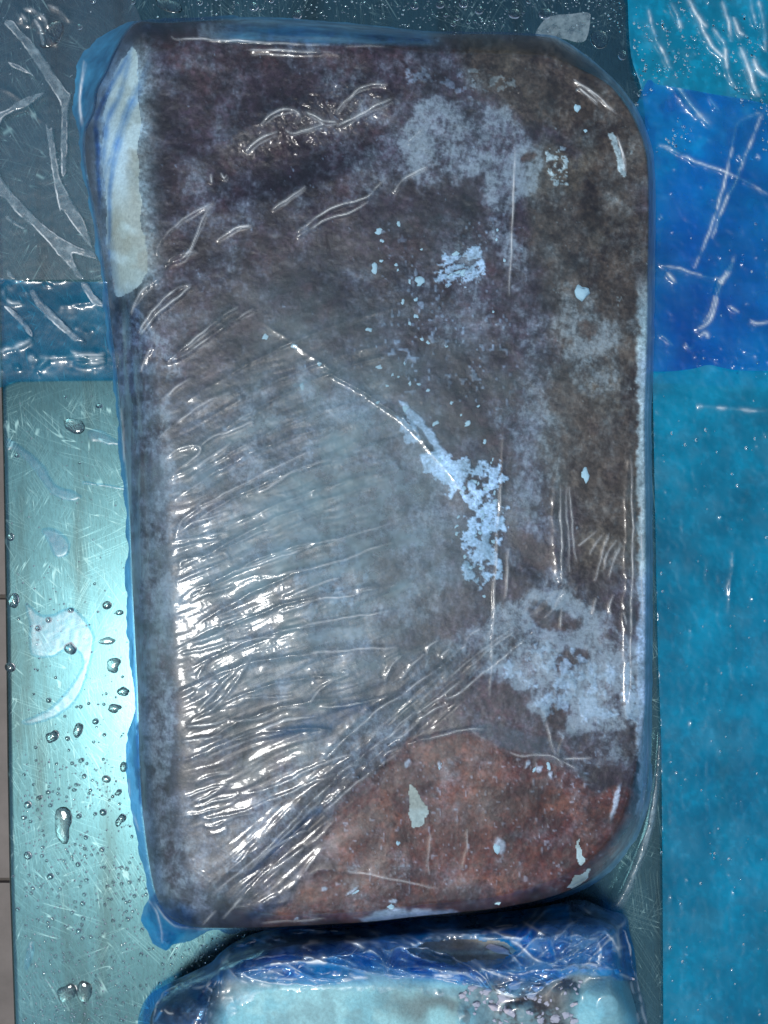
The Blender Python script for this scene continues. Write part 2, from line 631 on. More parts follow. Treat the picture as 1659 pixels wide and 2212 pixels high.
# ------------------------------------------------------------------ blue plastic sheets lying on the table
def flat_sheet(name, pts, z0, ridges, mat, parent=None, step=3.6, amp=0.0006, blue=1.0, milk=0.1, seed=1, lumps=26, fine=0.0, milk_fn=None, n=4, edge_roll=0.0):
    f = sdf_field(pts, 30, 6, n)
    P = np.array(pts)
    X, Y = grid(P[:, 0].min() - step * 3, P[:, 0].max() + step * 3, P[:, 1].min() - step * 3, P[:, 1].max() + step * 3, step)
    S = f(X, Y)
    Z = z0 + amp * (fbm(X, Y, 120, 3, seed) + 0.6 * np.abs(fbm(X, Y, lumps, 3, seed + 4) - 0.5) * 2)
    if fine:
        Z += fine * fbm(X, Y, 9, 2, seed + 8)
    for k, (pt, w, h) in enumerate(ridges):
        add_ridge(Z, X, Y, pt, w * 1.2, h * 1.5, k)
    Zr = np.zeros(X.shape)
    for k, (pt, w, h) in enumerate(ridges):
        if h > .0013:
            add_ridge(Zr, X, Y, pt, w * .55, min(1, h / .0022), k)
    Zr = np.clip(Zr, 0, 1)  # ridge crests get paler and whiter to suggest highlights
    if edge_roll:
        Z += edge_roll * np.exp(-np.clip(S, 0, None) / 4.0) * fbm(X, Y, 60, 2, seed + 3)
    mk = np.full(X.shape, milk) if milk_fn is None else milk_fn(X, Y)
    return surface(name, X, Y, Z, S, mat, parent, {"blue": blue * (1 - .75 * Zr) * (1 - .10 * sm(.5, .8, fbm(X, Y, 64, 5, seed + 40, .6))), "milk": np.clip(mk + .3 * Zr, 0, 1), "crease": .55 * Zr * sm(.35, .65, fbm(X, Y, 30, 3, 183))})


def tag(o, label, cat, group=None):
    o['label'] = label; o['category'] = cat
    if group:
        o['group'] = group
    return o


R_long = [([(1357, 30), (1362, 90), (1385, 190)], 3, .0008),
          ([(1447, 4), (1462, 29), (1474, 64)], 4, .0022), ([(1506, 33), (1528, 81), (1547, 112), (1570, 127)], 4, .0024),
          ([(1586, 35), (1595, 66), (1609, 75)], 4, .002), ([(1628, 124), (1640, 154), (1665, 172)], 5, .0025),
          ([(1620, -10), (1628, 30), (1636, 60)], 4, .0022), ([(1480, -10), (1512, 40), (1530, 60)], 4, .002),
          ([(1400, 20), (1412, 70), (1430, 110)], 3, .0014), ([(1420, 90), (1440, 130), (1452, 150)], 4, .002),
          ([(1540, 60), (1562, 90), (1572, 150), (1590, 190)], 4, .002), ([(1600, 100), (1620, 160), (1640, 210)], 5, .0022),
          ([(1640, 0), (1650, 60), (1655, 110)], 4, .0024), ([(1560, 0), (1575, 60), (1580, 90)], 4, .0018)]
for k in range(26):
    x = rnd.uniform(1380, 1680); y = rnd.uniform(-20, 300)
    a = math.radians(rnd.uniform(45, 75)); l = rnd.uniform(6, 20)
    R_long.append(([(x, y), (x + l * .5 * math.cos(a) + 2, y + l * .5 * math.sin(a)), (x + l * math.cos(a), y + l * math.sin(a))], 2.4, rnd.uniform(.0006, .0016)))
for k in range(26):
    x = rnd.uniform(1440, 1680); y = rnd.uniform(850, 2212)
    a = math.radians(rnd.choice([80, 95, 10]) + rnd.uniform(-15, 15)); l = rnd.uniform(6, 16)
    R_long.append(([(x, y), (x + l * .5 * math.cos(a), y + l * .5 * math.sin(a)), (x + l * math.cos(a), y + l * math.sin(a))], 2.4, rnd.uniform(.0004, .0010)))
R_long += [([(1505, 878), (1560, 880), (1620, 888), (1670, 884)], 4, .0014), ([(1590, 1180), (1580, 1260), (1576, 1330)], 4, .0009)]


def milk_long(X, Y):
    top = 1 - sm(230, 330, Y)
    return 0.36 + .30 * fbm(X, Y, 170, 4, 65) + 0.06 * top + 0.10 * sm(0.5, 0.7, fbm(X, Y, 90, 4, 60)) + 0.10 * sm(.62, .8, fbm(X, Y, 14, 3, 66)) * (1 + top)


s1 = flat_sheet("blue_plastic_sheet", [(1355, -120), (1356, 0), (1363, 120), (1392, 240), (1405, 600), (1414, 1040), (1421, 1400), (1428, 1600), (1431, 1900), (1433, 2212), (1434, 2400), (1900, 2400), (1900, -120)],
                0.0022, R_long, SHEET, amp=0.0009, milk_fn=milk_long, seed=2, fine=.00025, n=5)
tag(s1, "long blue see-through plastic sheet lying along the right side of the table", "plastic sheet")

R_off = [([(1655, 232), (1620, 310), (1593, 384), (1574, 420), (1552, 478), (1536, 518)], 3.2, .0022),
         ([(1650, 238), (1600, 262), (1585, 300), (1567, 391), (1556, 422), (1536, 493), (1516, 540), (1500, 580)], 3, .0018),
         ([(1592, 549), (1572, 591), (1560, 607), (1543, 670), (1525, 701), (1500, 716)], 3.5, .0024),
         ([(1586, 552), (1566, 592), (1552, 612), (1536, 668), (1518, 698)], 2.6, .0016),
         ([(1424, 571), (1460, 578), (1494, 589), (1556, 603)], 2.6, .0014),
         ([(1427, 143), (1454, 174), (1470, 197), (1506, 241), (1539, 278)], 7, .0035),
         ([(1531, 205), (1541, 222), (1555, 237)], 3, .0018),
         ([(1423, 307), (1462, 328), (1502, 348), (1593, 382), (1660, 420)], 3, .0016),
         ([(1440, 590), (1450, 598), (1464, 612)], 4, .0022), ([(1510, 725), (1525, 718), (1532, 730)], 4, .0022),
         ([(1480, 740), (1492, 752), (1500, 744)], 3, .0014), ([(1425, 724), (1440, 732), (1452, 746)], 3, .0016),
         ([(1575, 660), (1585, 665), (1600, 676)], 3, .0014), ([(1620, 690), (1640, 700), (1665, 694)], 3, .0016)]
for k in range(26):
    x = rnd.uniform(1500, 1660); y = rnd.uniform(752, 800)
    l = rnd.uniform(8, 26)
    R_off.append(([(x, y), (x + l * .5, y + rnd.uniform(-1, 3)), (x + l, y + rnd.uniform(1, 7))], 2.3, rnd.uniform(.0005, .0013)))
for k in range(22):
    x = rnd.uniform(1420, 1660); y = rnd.uniform(230, 740)
    l = rnd.uniform(4, 12)
    R_off.append(([(x, y), (x + l * .4, y + l * .5), (x + l * .7, y + l)], 2.3, rnd.uniform(.0005, .0014)))
s2 = flat_sheet("blue_plastic_offcut", [(1392, 186), (1420, 183), (1480, 192), (1540, 203), (1600, 212), (1700, 230), (1900, 240), (1900, 792), (1700, 800), (1600, 800), (1560, 794), (1530, 788), (1500, 796), (1450, 802), (1400, 803), (1330, 802), (1330, 400)],
                0.0048, R_off, DEEP, amp=0.0012, milk_fn=lambda X, Y: 0.14 + .36 * fbm(X, Y, 150, 4, 64) + 0.2 * sm(.55, .75, fbm(X, Y, 60, 4, 62)) * (1 - sm(300, 480, Y) * .7), seed=3, fine=.0002)
tag(s2, "deep blue creased plastic piece doubled over the upper right of the long sheet", "plastic sheet")

R_band = [([(60, 780), (100, 772), (150, 770), (205, 776)], 5, .0016), ([(80, 795), (92, 785), (104, 780)], 5, .0018),
          ([(150, 762), (180, 766), (226, 764)], 4, .0020), ([(160, 782), (190, 786), (228, 782)], 4, .0018), ([(170, 771), (200, 774), (228, 772)], 3, .0016),
          ([(92, 614), (105, 618), (114, 617)], 2.4, .0012), ([(60, 774), (70, 771), (78, 770)], 3, .0016), ([(30, 797), (40, 794), (44, 792)], 3, .0014),
          ([(120, 660), (170, 656), (214, 652)], 6, .0012), ([(20, 612), (10, 625), (10, 645), (26, 654), (50, 652)], 4, .0016),
          ([(32, 754), (48, 742), (70, 730)], 5, .0018), ([(0, 760), (16, 754), (32, 754)], 4, .0014)]
for k in range(16):
    x = rnd.uniform(-10, 220); y = rnd.uniform(620, 810)
    l = rnd.uniform(4, 9)
    R_band.append(([(x, y), (x + l * .5, y + 1), (x + l, y + rnd.uniform(-1, 3))], 2.2, rnd.uniform(.0004, .0012)))
s3 = flat_sheet("blue_plastic_band", [(-120, 609), (60, 608), (230, 609), (600, 612), (1000, 615), (1340, 620), (1750, 625), (1750, 822), (1340, 824), (1000, 824), (600, 822), (230, 822), (70, 824), (30, 826), (0, 838), (-40, 852), (-120, 860)],
                0.0010, R_band, SHEET, amp=0.0007, milk_fn=lambda X, Y: 0.10 + 0.16 * sm(.45, .75, fbm(X, Y, 50, 5, 63)), seed=4, edge_roll=.0012, blue=0.85)
tag(s3, "wet pale blue plastic band crossing the table underneath the large block", "plastic sheet")

# ------------------------------------------------------------------ clear film stuck to the table, with milky creases
def crease(poly, parent, h=0.0012, milk=0.55, z0=0.0026, step=2.2, name="crease", rim=0.0006, w=6.0, grain=.0005, mat=None):
    f = sdf_field(poly, 14, 3.0, 5)
    P = np.array(poly)
    X, Y = grid(P[:, 0].min() - 6, P[:, 0].max() + 6, P[:, 1].min() - 6, P[:, 1].max() + 6, step)
    S = f(X, Y) + (fbm(X, Y, 9, 3, 71) - .5) * 2.4
    t = np.clip(S / w, 0, 1)
    Z = z0 + h * (1 - (1 - t) ** 2) + rim * np.exp(-((S - 2.2) / 1.6) ** 2) + grain * fbm(X, Y, 10, 3, 72)
    mk = milk * (0.55 + 0.9 * (fbm(X, Y, 16, 4, 73) - .3))
    if mat:
        mk = mk * sm(0, 13, S + (fbm(X, Y, 24, 3, 75) - .5) * 8)
    return surface(name, X, Y, Z, S, mat or CLEAR, parent, {"blue": np.full(X.shape, .8), "milk": np.clip(mk, 0, 1), "crease": (0 if mat else .75) * np.exp(-((S - 1.6) / 1.0) ** 2) * sm(.35, .7, fbm(X, Y, 40, 3, 76))})  # white painted just inside the outline as a glint along the edge


cf = thing("clear_film_sheet", "clear plastic film with long milky creases stuck to the steel left of the large block", "plastic film", 90, 300)
sh = flat_sheet("sheet", [(-120, -120), (160, -120), (300, 30), (330, 300), (330, 604), (230, 604), (60, 604), (-120, 604)], 0.0012,
                [([(30, 10), (50, 30), (60, 60)], 3, .0012), ([(45, 30), (58, 44), (62, 50)], 3, .002), ([(32, 24), (40, 34), (40, 48)], 3, .0016), ([(75, 40), (88, 62), (90, 70)], 3, .0018),
                 ([(83, 28), (95, 40), (106, 58)], 3, .0016), ([(100, 75), (116, 90), (124, 100)], 2.4, .001), ([(0, 186), (40, 210), (90, 262)], 2.4, .0009), ([(105, 10), (125, 22), (140, 34), (150, 46)], 3, .0016), ([(50, 22), (66, 20), (80, 30), (84, 42)], 3, .0014)],
                CLEAR, cf, amp=.0005, blue=.3, milk=0.02, seed=9, step=4)
C = [
    [(10, 46), (15, 42), (31, 47), (46, 68), (61, 81), (79, 103), (111, 147), (144, 196), (152, 205), (147, 250), (146, 307), (143, 373), (133, 375), (131, 307), (133, 236), (121, 208), (94, 164), (67, 122), (47, 94), (28, 72), (10, 53)],
    [(-14, 248), (0, 242), (21, 233), (42, 217), (69, 206), (95, 200), (83, 213), (56, 233), (28, 242), (8, 253), (0, 267), (-14, 280)],
    [(-12, 350), (0, 374), (8, 393), (33, 423), (69, 461), (97, 488), (139, 518), (174, 535), (202, 542), (210, 560), (190, 556), (157, 549), (167, 579), (184, 602), (168, 602), (153, 579), (125, 550), (104, 524), (78, 496), (33, 457), (8, 427), (-12, 420)],
    [(99, 268), (106, 280), (113, 275), (118, 307), (125, 356), (131, 386), (146, 416), (160, 442), (185, 484), (199, 532), (193, 531), (167, 499), (147, 470), (135, 453), (129, 456), (124, 436), (118, 404), (108, 342), (104, 307)],
    [(10, 468), (17, 467), (31, 477), (53, 492), (50, 496), (33, 488), (15, 475)],
    [(14, 582), (22, 586), (36, 601), (30, 605), (18, 598)], [(15, 133), (40, 140), (60, 152), (76, 166), (60, 160), (35, 150)], [(85, 55), (92, 70), (98, 92), (92, 96), (86, 80)],
]
for k, poly in enumerate(C):
    crease(poly, cf, milk=(.5, .52, .5, .48, .6, .4, .2, .25)[k])
# creases trapped under the blue band
for poly in ([(64, 627), (75, 628), (85, 643), (106, 664), (129, 689), (152, 711), (178, 733), (178, 739), (160, 736), (137, 717), (116, 699), (91, 675), (73, 652), (65, 637)],
             [(9, 661), (23, 664), (46, 686), (68, 713), (71, 728), (61, 722), (43, 698), (23, 679), (11, 666)],
             [(174, 612), (190, 612), (202, 635), (224, 655), (224, 664), (205, 660), (188, 640)]):
    p = crease(poly, s3, milk=.7, z0=0.0030, name="air_pocket")

cf2 = thing("clear_film_patch", "torn clear film with cloudy blue patches on the bright steel at the left edge", "plastic film", 110, 1300)
for k, poly in enumerate((
        [(20, 948), (60, 974), (95, 1007), (119, 1047), (155, 1059), (175, 1073), (153, 1083), (111, 1067), (85, 1033), (65, 1006), (28, 970), (16, 974), (12, 952)],
        [(89, 1144), (119, 1142), (149, 1170), (147, 1196), (129, 1206), (115, 1200), (105, 1176)],
        [(54, 1302), (83, 1324), (111, 1327), (155, 1312), (198, 1357), (202, 1401), (182, 1480), (159, 1520), (119, 1550), (69, 1566), (46, 1558), (99, 1534), (139, 1496), (171, 1450), (175, 1421), (151, 1401), (111, 1421), (65, 1413), (62, 1351)],
        [(190, 930), (215, 928), (245, 945), (262, 958), (240, 962), (214, 955), (195, 950)],
        [(178, 1040), (200, 1042), (266, 1052), (266, 1058), (200, 1048), (180, 1046)],
        [(60, 2040), (70, 2035), (72, 2060), (62, 2090), (52, 2095), (56, 2062)])):
    crease(poly, cf2, h=.0004, mat=CLOUD, milk=(.20, .28, .18, .16, .2, .2)[k], z0=.0008, rim=.0, step=2.6, grain=.0001, name="cloudy_patch")

sc = flat_sheet("clear_film_scrap", [(1156, 78), (1174, 45), (1198, 33), (1235, 30), (1272, 27), (1275, 45), (1267, 84), (1249, 92), (1219, 84), (1190, 84)], 0.0012, [], CLEAR, amp=.0006, blue=.7, milk=.62, seed=12, step=2.6, n=3)
tag(sc, "small pale square film scrap on the steel above the block's top right corner", "plastic film")

tail = thing("clear_film_tail", "shiny curled clear film edge between the large block and the long blue sheet", "plastic film", 1400, 1800)
tl_poly = [(1421, 1580), (1430, 1600), (1430, 1640), (1421, 1740), (1413, 1790), (1395, 1850), (1372, 1910), (1345, 1962), (1318, 1962), (1340, 1920), (1362, 1870), (1384, 1810), (1402, 1740), (1414, 1660)]
f = sdf_field(tl_poly, 20, 3, 5)
X, Y = grid(1300, 1440, 1570, 1975, 2.0)
S = f(X, Y)
Z = .0025 + .010 * np.sqrt(np.clip(S, 0, 14) / 14) + .0012 * fbm(X, Y, 16, 3, 81)
for pt in ([(1424, 1600), (1412, 1720), (1398, 1790), (1372, 1850), (1340, 1930)], [(1426, 1640), (1410, 1780), (1384, 1860), (1350, 1950)]):
    add_ridge(Z, X, Y, pt, 4, .003, 3)
surface("curled_edge", X, Y, Z, S, CLEAR, tail, {"blue": np.full(X.shape, .6), "milk": np.clip(.12 + .2 * fbm(X, Y, 30, 3, 82) + .8 * np.clip((Z - .0105) / .004, 0, 1), 0, 1)})  # extra cloudiness on the ridges paints their highlights

# ------------------------------------------------------------------ the large wrapped block of frozen meat
OUT_BAG = [(300, 43), (420, 38), (540, 31), (640, 37), (780, 49), (900, 64), (1060, 68), (1180, 75), (1222, 84), (1262, 108), (1312, 146), (1352, 186), (1387, 235),
           (1407, 290), (1416, 350), (1419, 450), (1418, 600), (1416, 700), (1413, 820), (1409, 900), (1411, 1000), (1413, 1200), (1412, 1400), (1411, 1600),
           (1407, 1700), (1395, 1765), (1370, 1820), (1330, 1873), (1280, 1912), (1200, 1945), (1100, 1966), (1000, 1977), (900, 1987), (800, 2001), (700, 2006),
           (600, 2009), (520, 2011), (452, 2014), (420, 2022), (385, 2038), (352, 2054), (334, 2042), (322, 2016), (304, 1988), (310, 1962), (322, 1936), (312, 1890), (292, 1800),
           (275, 1720), (271, 1650), (284, 1560), (289, 1500), (281, 1400), (275, 1300), (272, 1200), (269, 1100), (264, 1020), (254, 940), (246, 850), (239, 780),
           (228, 700), (218, 600), (205, 520), (190, 420), (175, 350), (160, 262), (157, 205), (165, 150), (182, 118), (215, 84), (252, 60)]
OUT_MEAT = [(302, 48), (350, 50), (430, 46), (540, 42), (640, 46), (780, 57), (900, 70), (960, 74), (1060, 74), (1180, 80), (1215, 92), (1250, 115), (1300, 154),
            (1340, 194), (1372, 240), (1395, 292), (1408, 350), (1411, 450), (1409, 600), (1408, 700), (1405, 820), (1402, 900), (1403, 1000), (1405, 1200), (1404, 1400),
            (1402, 1600), (1396, 1700), (1382, 1765), (1356, 1820), (1318, 1866), (1270, 1902), (1195, 1936), (1100, 1958), (1000, 1970), (900, 1980), (800, 1992),
            (700, 1998), (600, 2002), (520, 2004), (440, 2004), (390, 1996), (356, 1972), (335, 1925), (322, 1860), (310, 1770), (303, 1680), (300, 1590), (298, 1500), (293, 1400), (288, 1300),
            (284, 1200), (280, 1100), (274, 1020), (265, 940), (257, 850), (250, 780), (240, 700), (230, 600), (218, 520), (203, 440), (192, 390), (185, 340), (186, 285),
            (205, 240), (212, 195), (232, 155), (252, 110), (275, 70)]
ZT, ZB = 0.100, 0.034
fM = sdf_field(OUT_MEAT, 80, 7)
fB = sdf_field(OUT_BAG, 60, 7)


def side_width(X, Y):
    w = 13 + 77 * (1 - sm(380, 620, X))
    w = w + (50 - w) * (1 - sm(110, 190, Y)) * sm(330, 420, X)
    w = w + 40 * sm(1500, 1800, Y) * sm(1000, 1300, X)
    w = w + 18 * sm(1880, 1960, Y)
    return w


def meat_height(X, Y):
    d = fM(X, Y)
    t = np.clip(d / side_width(X, Y), 0, 1)
    z = ZB + (ZT - ZB) * (1 - (1 - t) ** 2.3) ** (1 / 1.7)
    inn = np.clip(d / 60, 0, 1)
    z = z + inn * (0.004 * (fbm(X, Y, 330, 3, 11) - .5) + .0011 * (fbm(X, Y, 60, 3, 12) - .5) + .0005 * (fbm(X, Y, 14, 3, 13) - .5))
    # corner rim at the top right stands a little proud
    z = z - .004 * ell(X, Y, 640, 330, 200, 55, 18, .6) - .003 * ell(X, Y, 1330, 330, 60, 260, 0, .6)
    return z


blk = thing("frozen_meat_block", "large dark frozen meat block shrink-wrapped in clear blue film in the middle of the table", "frozen meat", 829, 1040)

X, Y = grid(176, 1420, 34, 2012, 2.3)
S = fM(X, Y)
Z = meat_height(X, Y)


def mixc(c, col_, m):
    return c * (1 - m[..., None]) + np.array(col_) * m[..., None]


def ragged(mask, X, Y, s, seed, amt=0.9, lo=.35, hi=.65, octs=5, gain=.6):
    """break a soft mask up with noise so that its edge is ragged and it has holes"""
    return sm(lo, hi, mask + (fbm(X, Y, s, octs, seed, gain) - .5) * amt * (1 - np.abs(mask - .5) * .7))


nA = fbm(X, Y, 150, 5, 21, .6); nB = fbm(X, Y, 40, 5, 22, .65); nC = fbm(X, Y, 12, 4, 23, .65)
tone = np.zeros(X.shape + (3,)) + np.array((.036, .024, .027))
tone = mixc(tone, (.066, .046, .054), sm(.4, .7, nA * .6 + nB * .4))
tone = mixc(tone, (.020, .014, .019), sm(.55, .75, fbm(X, Y, 90, 5, 24, .6)) * .8)
tone = mixc(tone, (.075, .036, .030), sm(.55, .8, fbm(X, Y, 110, 4, 25, .6)) * .5)
# brown along the right side and top right corner
brown = np.maximum(soft_poly([(1150, 330), (1400, 250), (1420, 1250), (1240, 1260), (1190, 900), (1180, 700)], X, Y, 30, 40, 26, 90),
                   soft_poly([(960, 60), (1420, 60), (1420, 420), (1220, 330), (1000, 190)], X, Y, 25, 30, 27, 80))
tone = mixc(tone, (.068, .056, .042), brown * .9)
tone = mixc(tone, (.095, .085, .064), brown * sm(.5, .75, fbm(X, Y, 120, 4, 28)) * .8)
tone = mixc(tone, (.030, .021, .019), brown * sm(.55, .7, nB) * .7)
# very dark blotches
dk = np.maximum.reduce([ell(X, Y, 620, 400, 190, 60, 22, .5, 30, 29), ell(X, Y, 330, 660, 60, 50, 20, .5, 20, 30), ell(X, Y, 870, 610, 40, 30, 0, .4, 10, 31),
                        ell(X, Y, 880, 800, 130, 50, -20, .5, 30, 32) * .7, ell(X, Y, 1180, 1260, 40, 60, 20, .5, 15, 33) * .5, ell(X, Y, 340, 1640, 60, 110, 0, .5, 20, 34) * .8, ell(X, Y, 520, 1570, 40, 22, 0, .5, 10, 35)])
tone = mixc(tone, (.017, .012, .016), dk * .85)
# red brown meat, lower right
redp = soft_poly([(885, 1600), (1010, 1572), (1090, 1620), (1210, 1640), (1270, 1705), (1390, 1720), (1400, 1990), (560, 2020), (640, 1920), (710, 1810), (740, 1740), (800, 1680)], X, Y, 12, 14, 36, 60)
tone = mixc(tone, (.118, .038, .020), redp * .92)
tone = mixc(tone, (.165, .074, .038), redp * sm(.45, .7, fbm(X, Y, 60, 5, 37, .65)) * .75)
tone = mixc(tone, (.07, .018, .014), redp * sm(.55, .7, fbm(X, Y, 75, 5, 38, .6)) * .8)
red2 = soft_poly([(930, 1500), (1000, 1440), (1090, 1480), (1200, 1560), (1260, 1640), (1100, 1640), (1000, 1570), (900, 1590)], X, Y, 12, 14, 39, 50)
tone = mixc(tone, (.11, .055, .05), red2 * .75)
# greenish grey fat below the surface, lower left half
gr = np.maximum.reduce([soft_poly([(420, 830), (760, 760), (900, 900), (1000, 1130), (1010, 1330), (880, 1400), (600, 1560), (420, 1560), (380, 1300), (380, 1000)], X, Y, 50, 60, 41, 120),
                        ell(X, Y, 430, 1850, 130, 140, -35, .5, 30, 42), ell(X, Y, 640, 1880, 90, 40, 35, .5, 20, 43)])
tone = mixc(tone, (.20, .25, .25), gr * (.40 + .5 * sm(.4, .7, nA)))
tone = mixc(tone, (.060, .042, .044), gr * sm(.52, .66, fbm(X, Y, 70, 5, 44, .65)) * .75)

# --- frost: where, and how thick
fr = .20 + .30 * (nA - .5)
def add(m, v):
    global fr
    fr = np.maximum(fr, m * v)
add(soft_poly([(888, 235), (1000, 205), (1085, 240), (1150, 290), (1185, 335), (1215, 305), (1155, 420), (1112, 435), (1105, 505), (1160, 610), (1100, 650), (1052, 530), (1040, 390), (960, 385), (905, 425), (850, 335)], X, Y, 14, 22, 51, 60), .80)
add(ell(X, Y, 800, 330, 160, 110, 20, .6, 40, 52), .50)
add(ell(X, Y, 960, 620, 190, 190, 0, .5, 60, 53), .42)
add(soft_poly([(1120, 660), (1240, 640), (1370, 640), (1390, 830), (1330, 880), (1200, 800), (1150, 900), (1090, 1010), (1060, 900)], X, Y, 25, 40, 54, 80), .58)
add(soft_poly([(1090, 900), (1190, 860), (1215, 1000), (1200, 1180), (1130, 1290), (1080, 1250)], X, Y, 22, 26, 55, 70), .60)
add(soft_poly([(400, 860), (800, 790), (960, 950), (1020, 1180), (940, 1400), (700, 1500), (420, 1560), (370, 1200)], X, Y, 50, 60, 56, 100), .52)
add(soft_poly([(460, 1960), (430, 1760), (640, 1640), (900, 1420), (1100, 1290), (1240, 1230), (1250, 1320), (1080, 1440), (900, 1580), (700, 1760)], X, Y, 30, 40, 57, 80), .58)
add(soft_poly([(1060, 1330), (1160, 1270), (1250, 1280), (1380, 1400), (1398, 1570), (1290, 1590), (1180, 1560), (1080, 1470), (1000, 1500), (1000, 1440)], X, Y, 18, 26, 58, 60), .90)
add(ell(X, Y, 1300, 1620, 100, 60, 0, .6, 30, 59), .50)
add(ell(X, Y, 390, 1880, 90, 130, 0, .6, 30, 60), .62)
add(soft_poly([(290, 640), (380, 760), (390, 1100), (380, 1400), (360, 1950), (300, 1950), (270, 1200), (235, 700)], X, Y, 14, 20, 61, 50), .70)
add(soft_poly([(430, 44), (700, 40), (960, 72), (940, 96), (700, 98), (430, 84)], X, Y, 6, 8, 62, 30), .72)
add(soft_poly([(620, 100), (900, 100), (860, 180), (700, 200), (560, 160)], X, Y, 25, 30, 63, 60), .46)
add(ell(X, Y, 520, 570, 90, 60, 20, .6, 30, 64), .45)
add(ell(X, Y, 690, 860, 80, 30, -38, .6, 20, 65), .70)
add(soft_poly([(700, 1850), (900, 1870), (1010, 1890), (1000, 1930), (820, 1900), (680, 1900)], X, Y, 14, 14, 66, 40), .45)
fr = np.where(redp > .5, np.minimum(fr, .30 + .4 * sm(.60, .75, fbm(X, Y, 45, 5, 67, .65))), fr)
hole = np.maximum.reduce([ell(X, Y, 1200, 1340, 52, 26, -25, .35, 14, 68), ell(X, Y, 1232, 1420, 40, 22, 20, .35, 12, 69), ell(X, Y, 1200, 1555, 28, 38, 0, .4, 12, 70), ell(X, Y, 1140, 340, 16, 10, 40, .4, 5, 71), ell(X, Y, 1150, 1190, 50, 22, -40, .4, 12, 72), ell(X, Y, 1270, 715, 22, 18, 0, .4, 8, 73)])
fr = fr * (1 - hole * .9)
tone = mixc(tone, (.095, .062, .044), hole * .75)
tone = tone * (.74 + .52 * sm(.3, .7, fbm(X, Y, 18, 4, 184, .7)))[..., None]
stre = fbm(*rotstretch(X, Y, 80, 30, 6), 1, 4, 74)
# fbig = ragged(np.clip(fr, 0, 1), X, Y, 46, 75, 1.0, .34, .72)
# fsm = ragged(np.clip(fr, 0, 1), X, Y, 13, 76, 1.1, .36, .70)
dfr = fr - .56 + (fbm(X, Y, 60, 6, 75, .68) - .5) * 1.25 + (stre - .5) * .35 + (fbm(X, Y, 11, 4, 76, .7) - .5) * .8
fm = sm(-.68, .88, dfr) * (.45 + .55 * fr)
tone = mixc(tone, (.270, .330, .345), fm * .85)
# --- white marks: ice splashes, drips and specks
ice = np.zeros(X.shape)
def mark(m):
    global ice
    ice = np.maximum(ice, m)
mark(soft_poly(dense([(862, 868), (875, 870), (905, 898), (940, 940), (962, 975), (950, 985), (925, 950), (890, 905)], 4), X, Y, 2.5, 4, 77, 14) * .75)
mark(ragged(ell(X, Y, 955, 1010, 52, 30, -30, .35, 8, 78, 16), X, Y, 16, 79, .9))
mark(ragged(soft_poly([(930, 985), (1000, 990), (1085, 1010), (1090, 1120), (1075, 1260), (1010, 1260), (1005, 1100), (950, 1040)], X, Y, 16, 18, 80, 40) * .62, X, Y, 15, 81, 1.5, .42, .62))
mark(ragged(soft_poly([(850, 895), (900, 900), (905, 945), (880, 965)], X, Y, 6, 8, 82, 20) * .7, X, Y, 14, 83, 1.2) * .75)
mark(ragged(soft_poly([(940, 540), (1050, 530), (1060, 600), (940, 620)], X, Y, 10, 10, 84, 30) * .48, *rotstretch(X, Y, 20, 1.7, 1), 10, 85, 1.5, .45, .6) * .85)
spk = sm(.80, .88, vnoise(X / 7.3, Y / 9.1, 901)) * sm(.45, .65, fbm(X, Y, 130, 3, 86)) * soft_poly([(780, 440), (1110, 400), (1110, 900), (780, 900)], X, Y, 60)
mark(spk * .35)
mark(sm(.86, .93, vnoise(X / 6.1, Y / 7.7, 903)) * soft_poly([(720, 1640), (1330, 1620), (1300, 1900), (700, 1950)], X, Y, 40) * .30)
mark(ragged(soft_poly(dense([(1325, 285), (1342, 330), (1352, 372), (1343, 380), (1332, 340), (1316, 296)], 4), X, Y, 4, 4, 87, 12), X, Y, 12, 88, .7) * .6)
mark(ragged(soft_poly([(1170, 330), (1215, 310), (1235, 400), (1195, 400)], X, Y, 10, 10, 89, 30) * .55, X, Y, 10, 90, 1.3, .45, .65) * .6)
mark(ragged(soft_poly([(880, 140), (1110, 165), (1130, 190), (1000, 200), (870, 180)], X, Y, 8, 12, 91, 30) * .45, X, Y, 15, 92, 1.5, .48, .6) * .25)
mark(ragged(soft_poly([(560, 1120), (620, 1130), (640, 1230), (740, 1160), (800, 1200), (760, 1300), (640, 1330)], X, Y, 22, 24, 93, 40) * .5, *rotstretch(X, Y, 75, 1.8, 1), 22, 94, 1.4, .45, .65) * .30)
mark(ragged(soft_poly([(1060, 1420), (1180, 1400), (1380, 1430), (1398, 1600), (1340, 1560), (1150, 1530)], X, Y, 22, 24, 95, 40) * .5, X, Y, 20, 96, 1.4, .42, .68) * .55)
for (cx, cy, rx, ry, dg) in ((880, 1650, 9, 5, 70), (950, 1652, 7, 4, 80), (1140, 1650, 10, 4, 60), (1165, 1660, 9, 5, 50), (1190, 1672, 8, 4, 70), (1080, 1826, 12, 16, 10), (640, 1985, 5, 3, 0), (760, 1925, 16, 3, 32), (850, 1948, 8, 5, 0), (700, 1920, 7, 4, 20), (1330, 1735, 6, 38, -15)):
    mark(ell(X, Y, cx, cy, rx, ry, dg, .35, 3, 97, 10) * .7)
mark(soft_poly([(770, 1985), (850, 1962), (960, 1965), (1000, 1974), (900, 1990), (800, 2000)], X, Y, 5, 5, 98, 20) * .8)
mark(sm(1340, 1400, X) * sm(560, 700, Y) * (1 - sm(1750, 1800, Y)) * ragged(sm(1352, 1402, X), X, Y, 20, 99, .6) * .75)
tone = mixc(tone, (.60, .84, .92), np.clip(ice, 0, 1) * .85)
Z = Z + ice * .0008 * np.clip(S / 20, 0, 1)

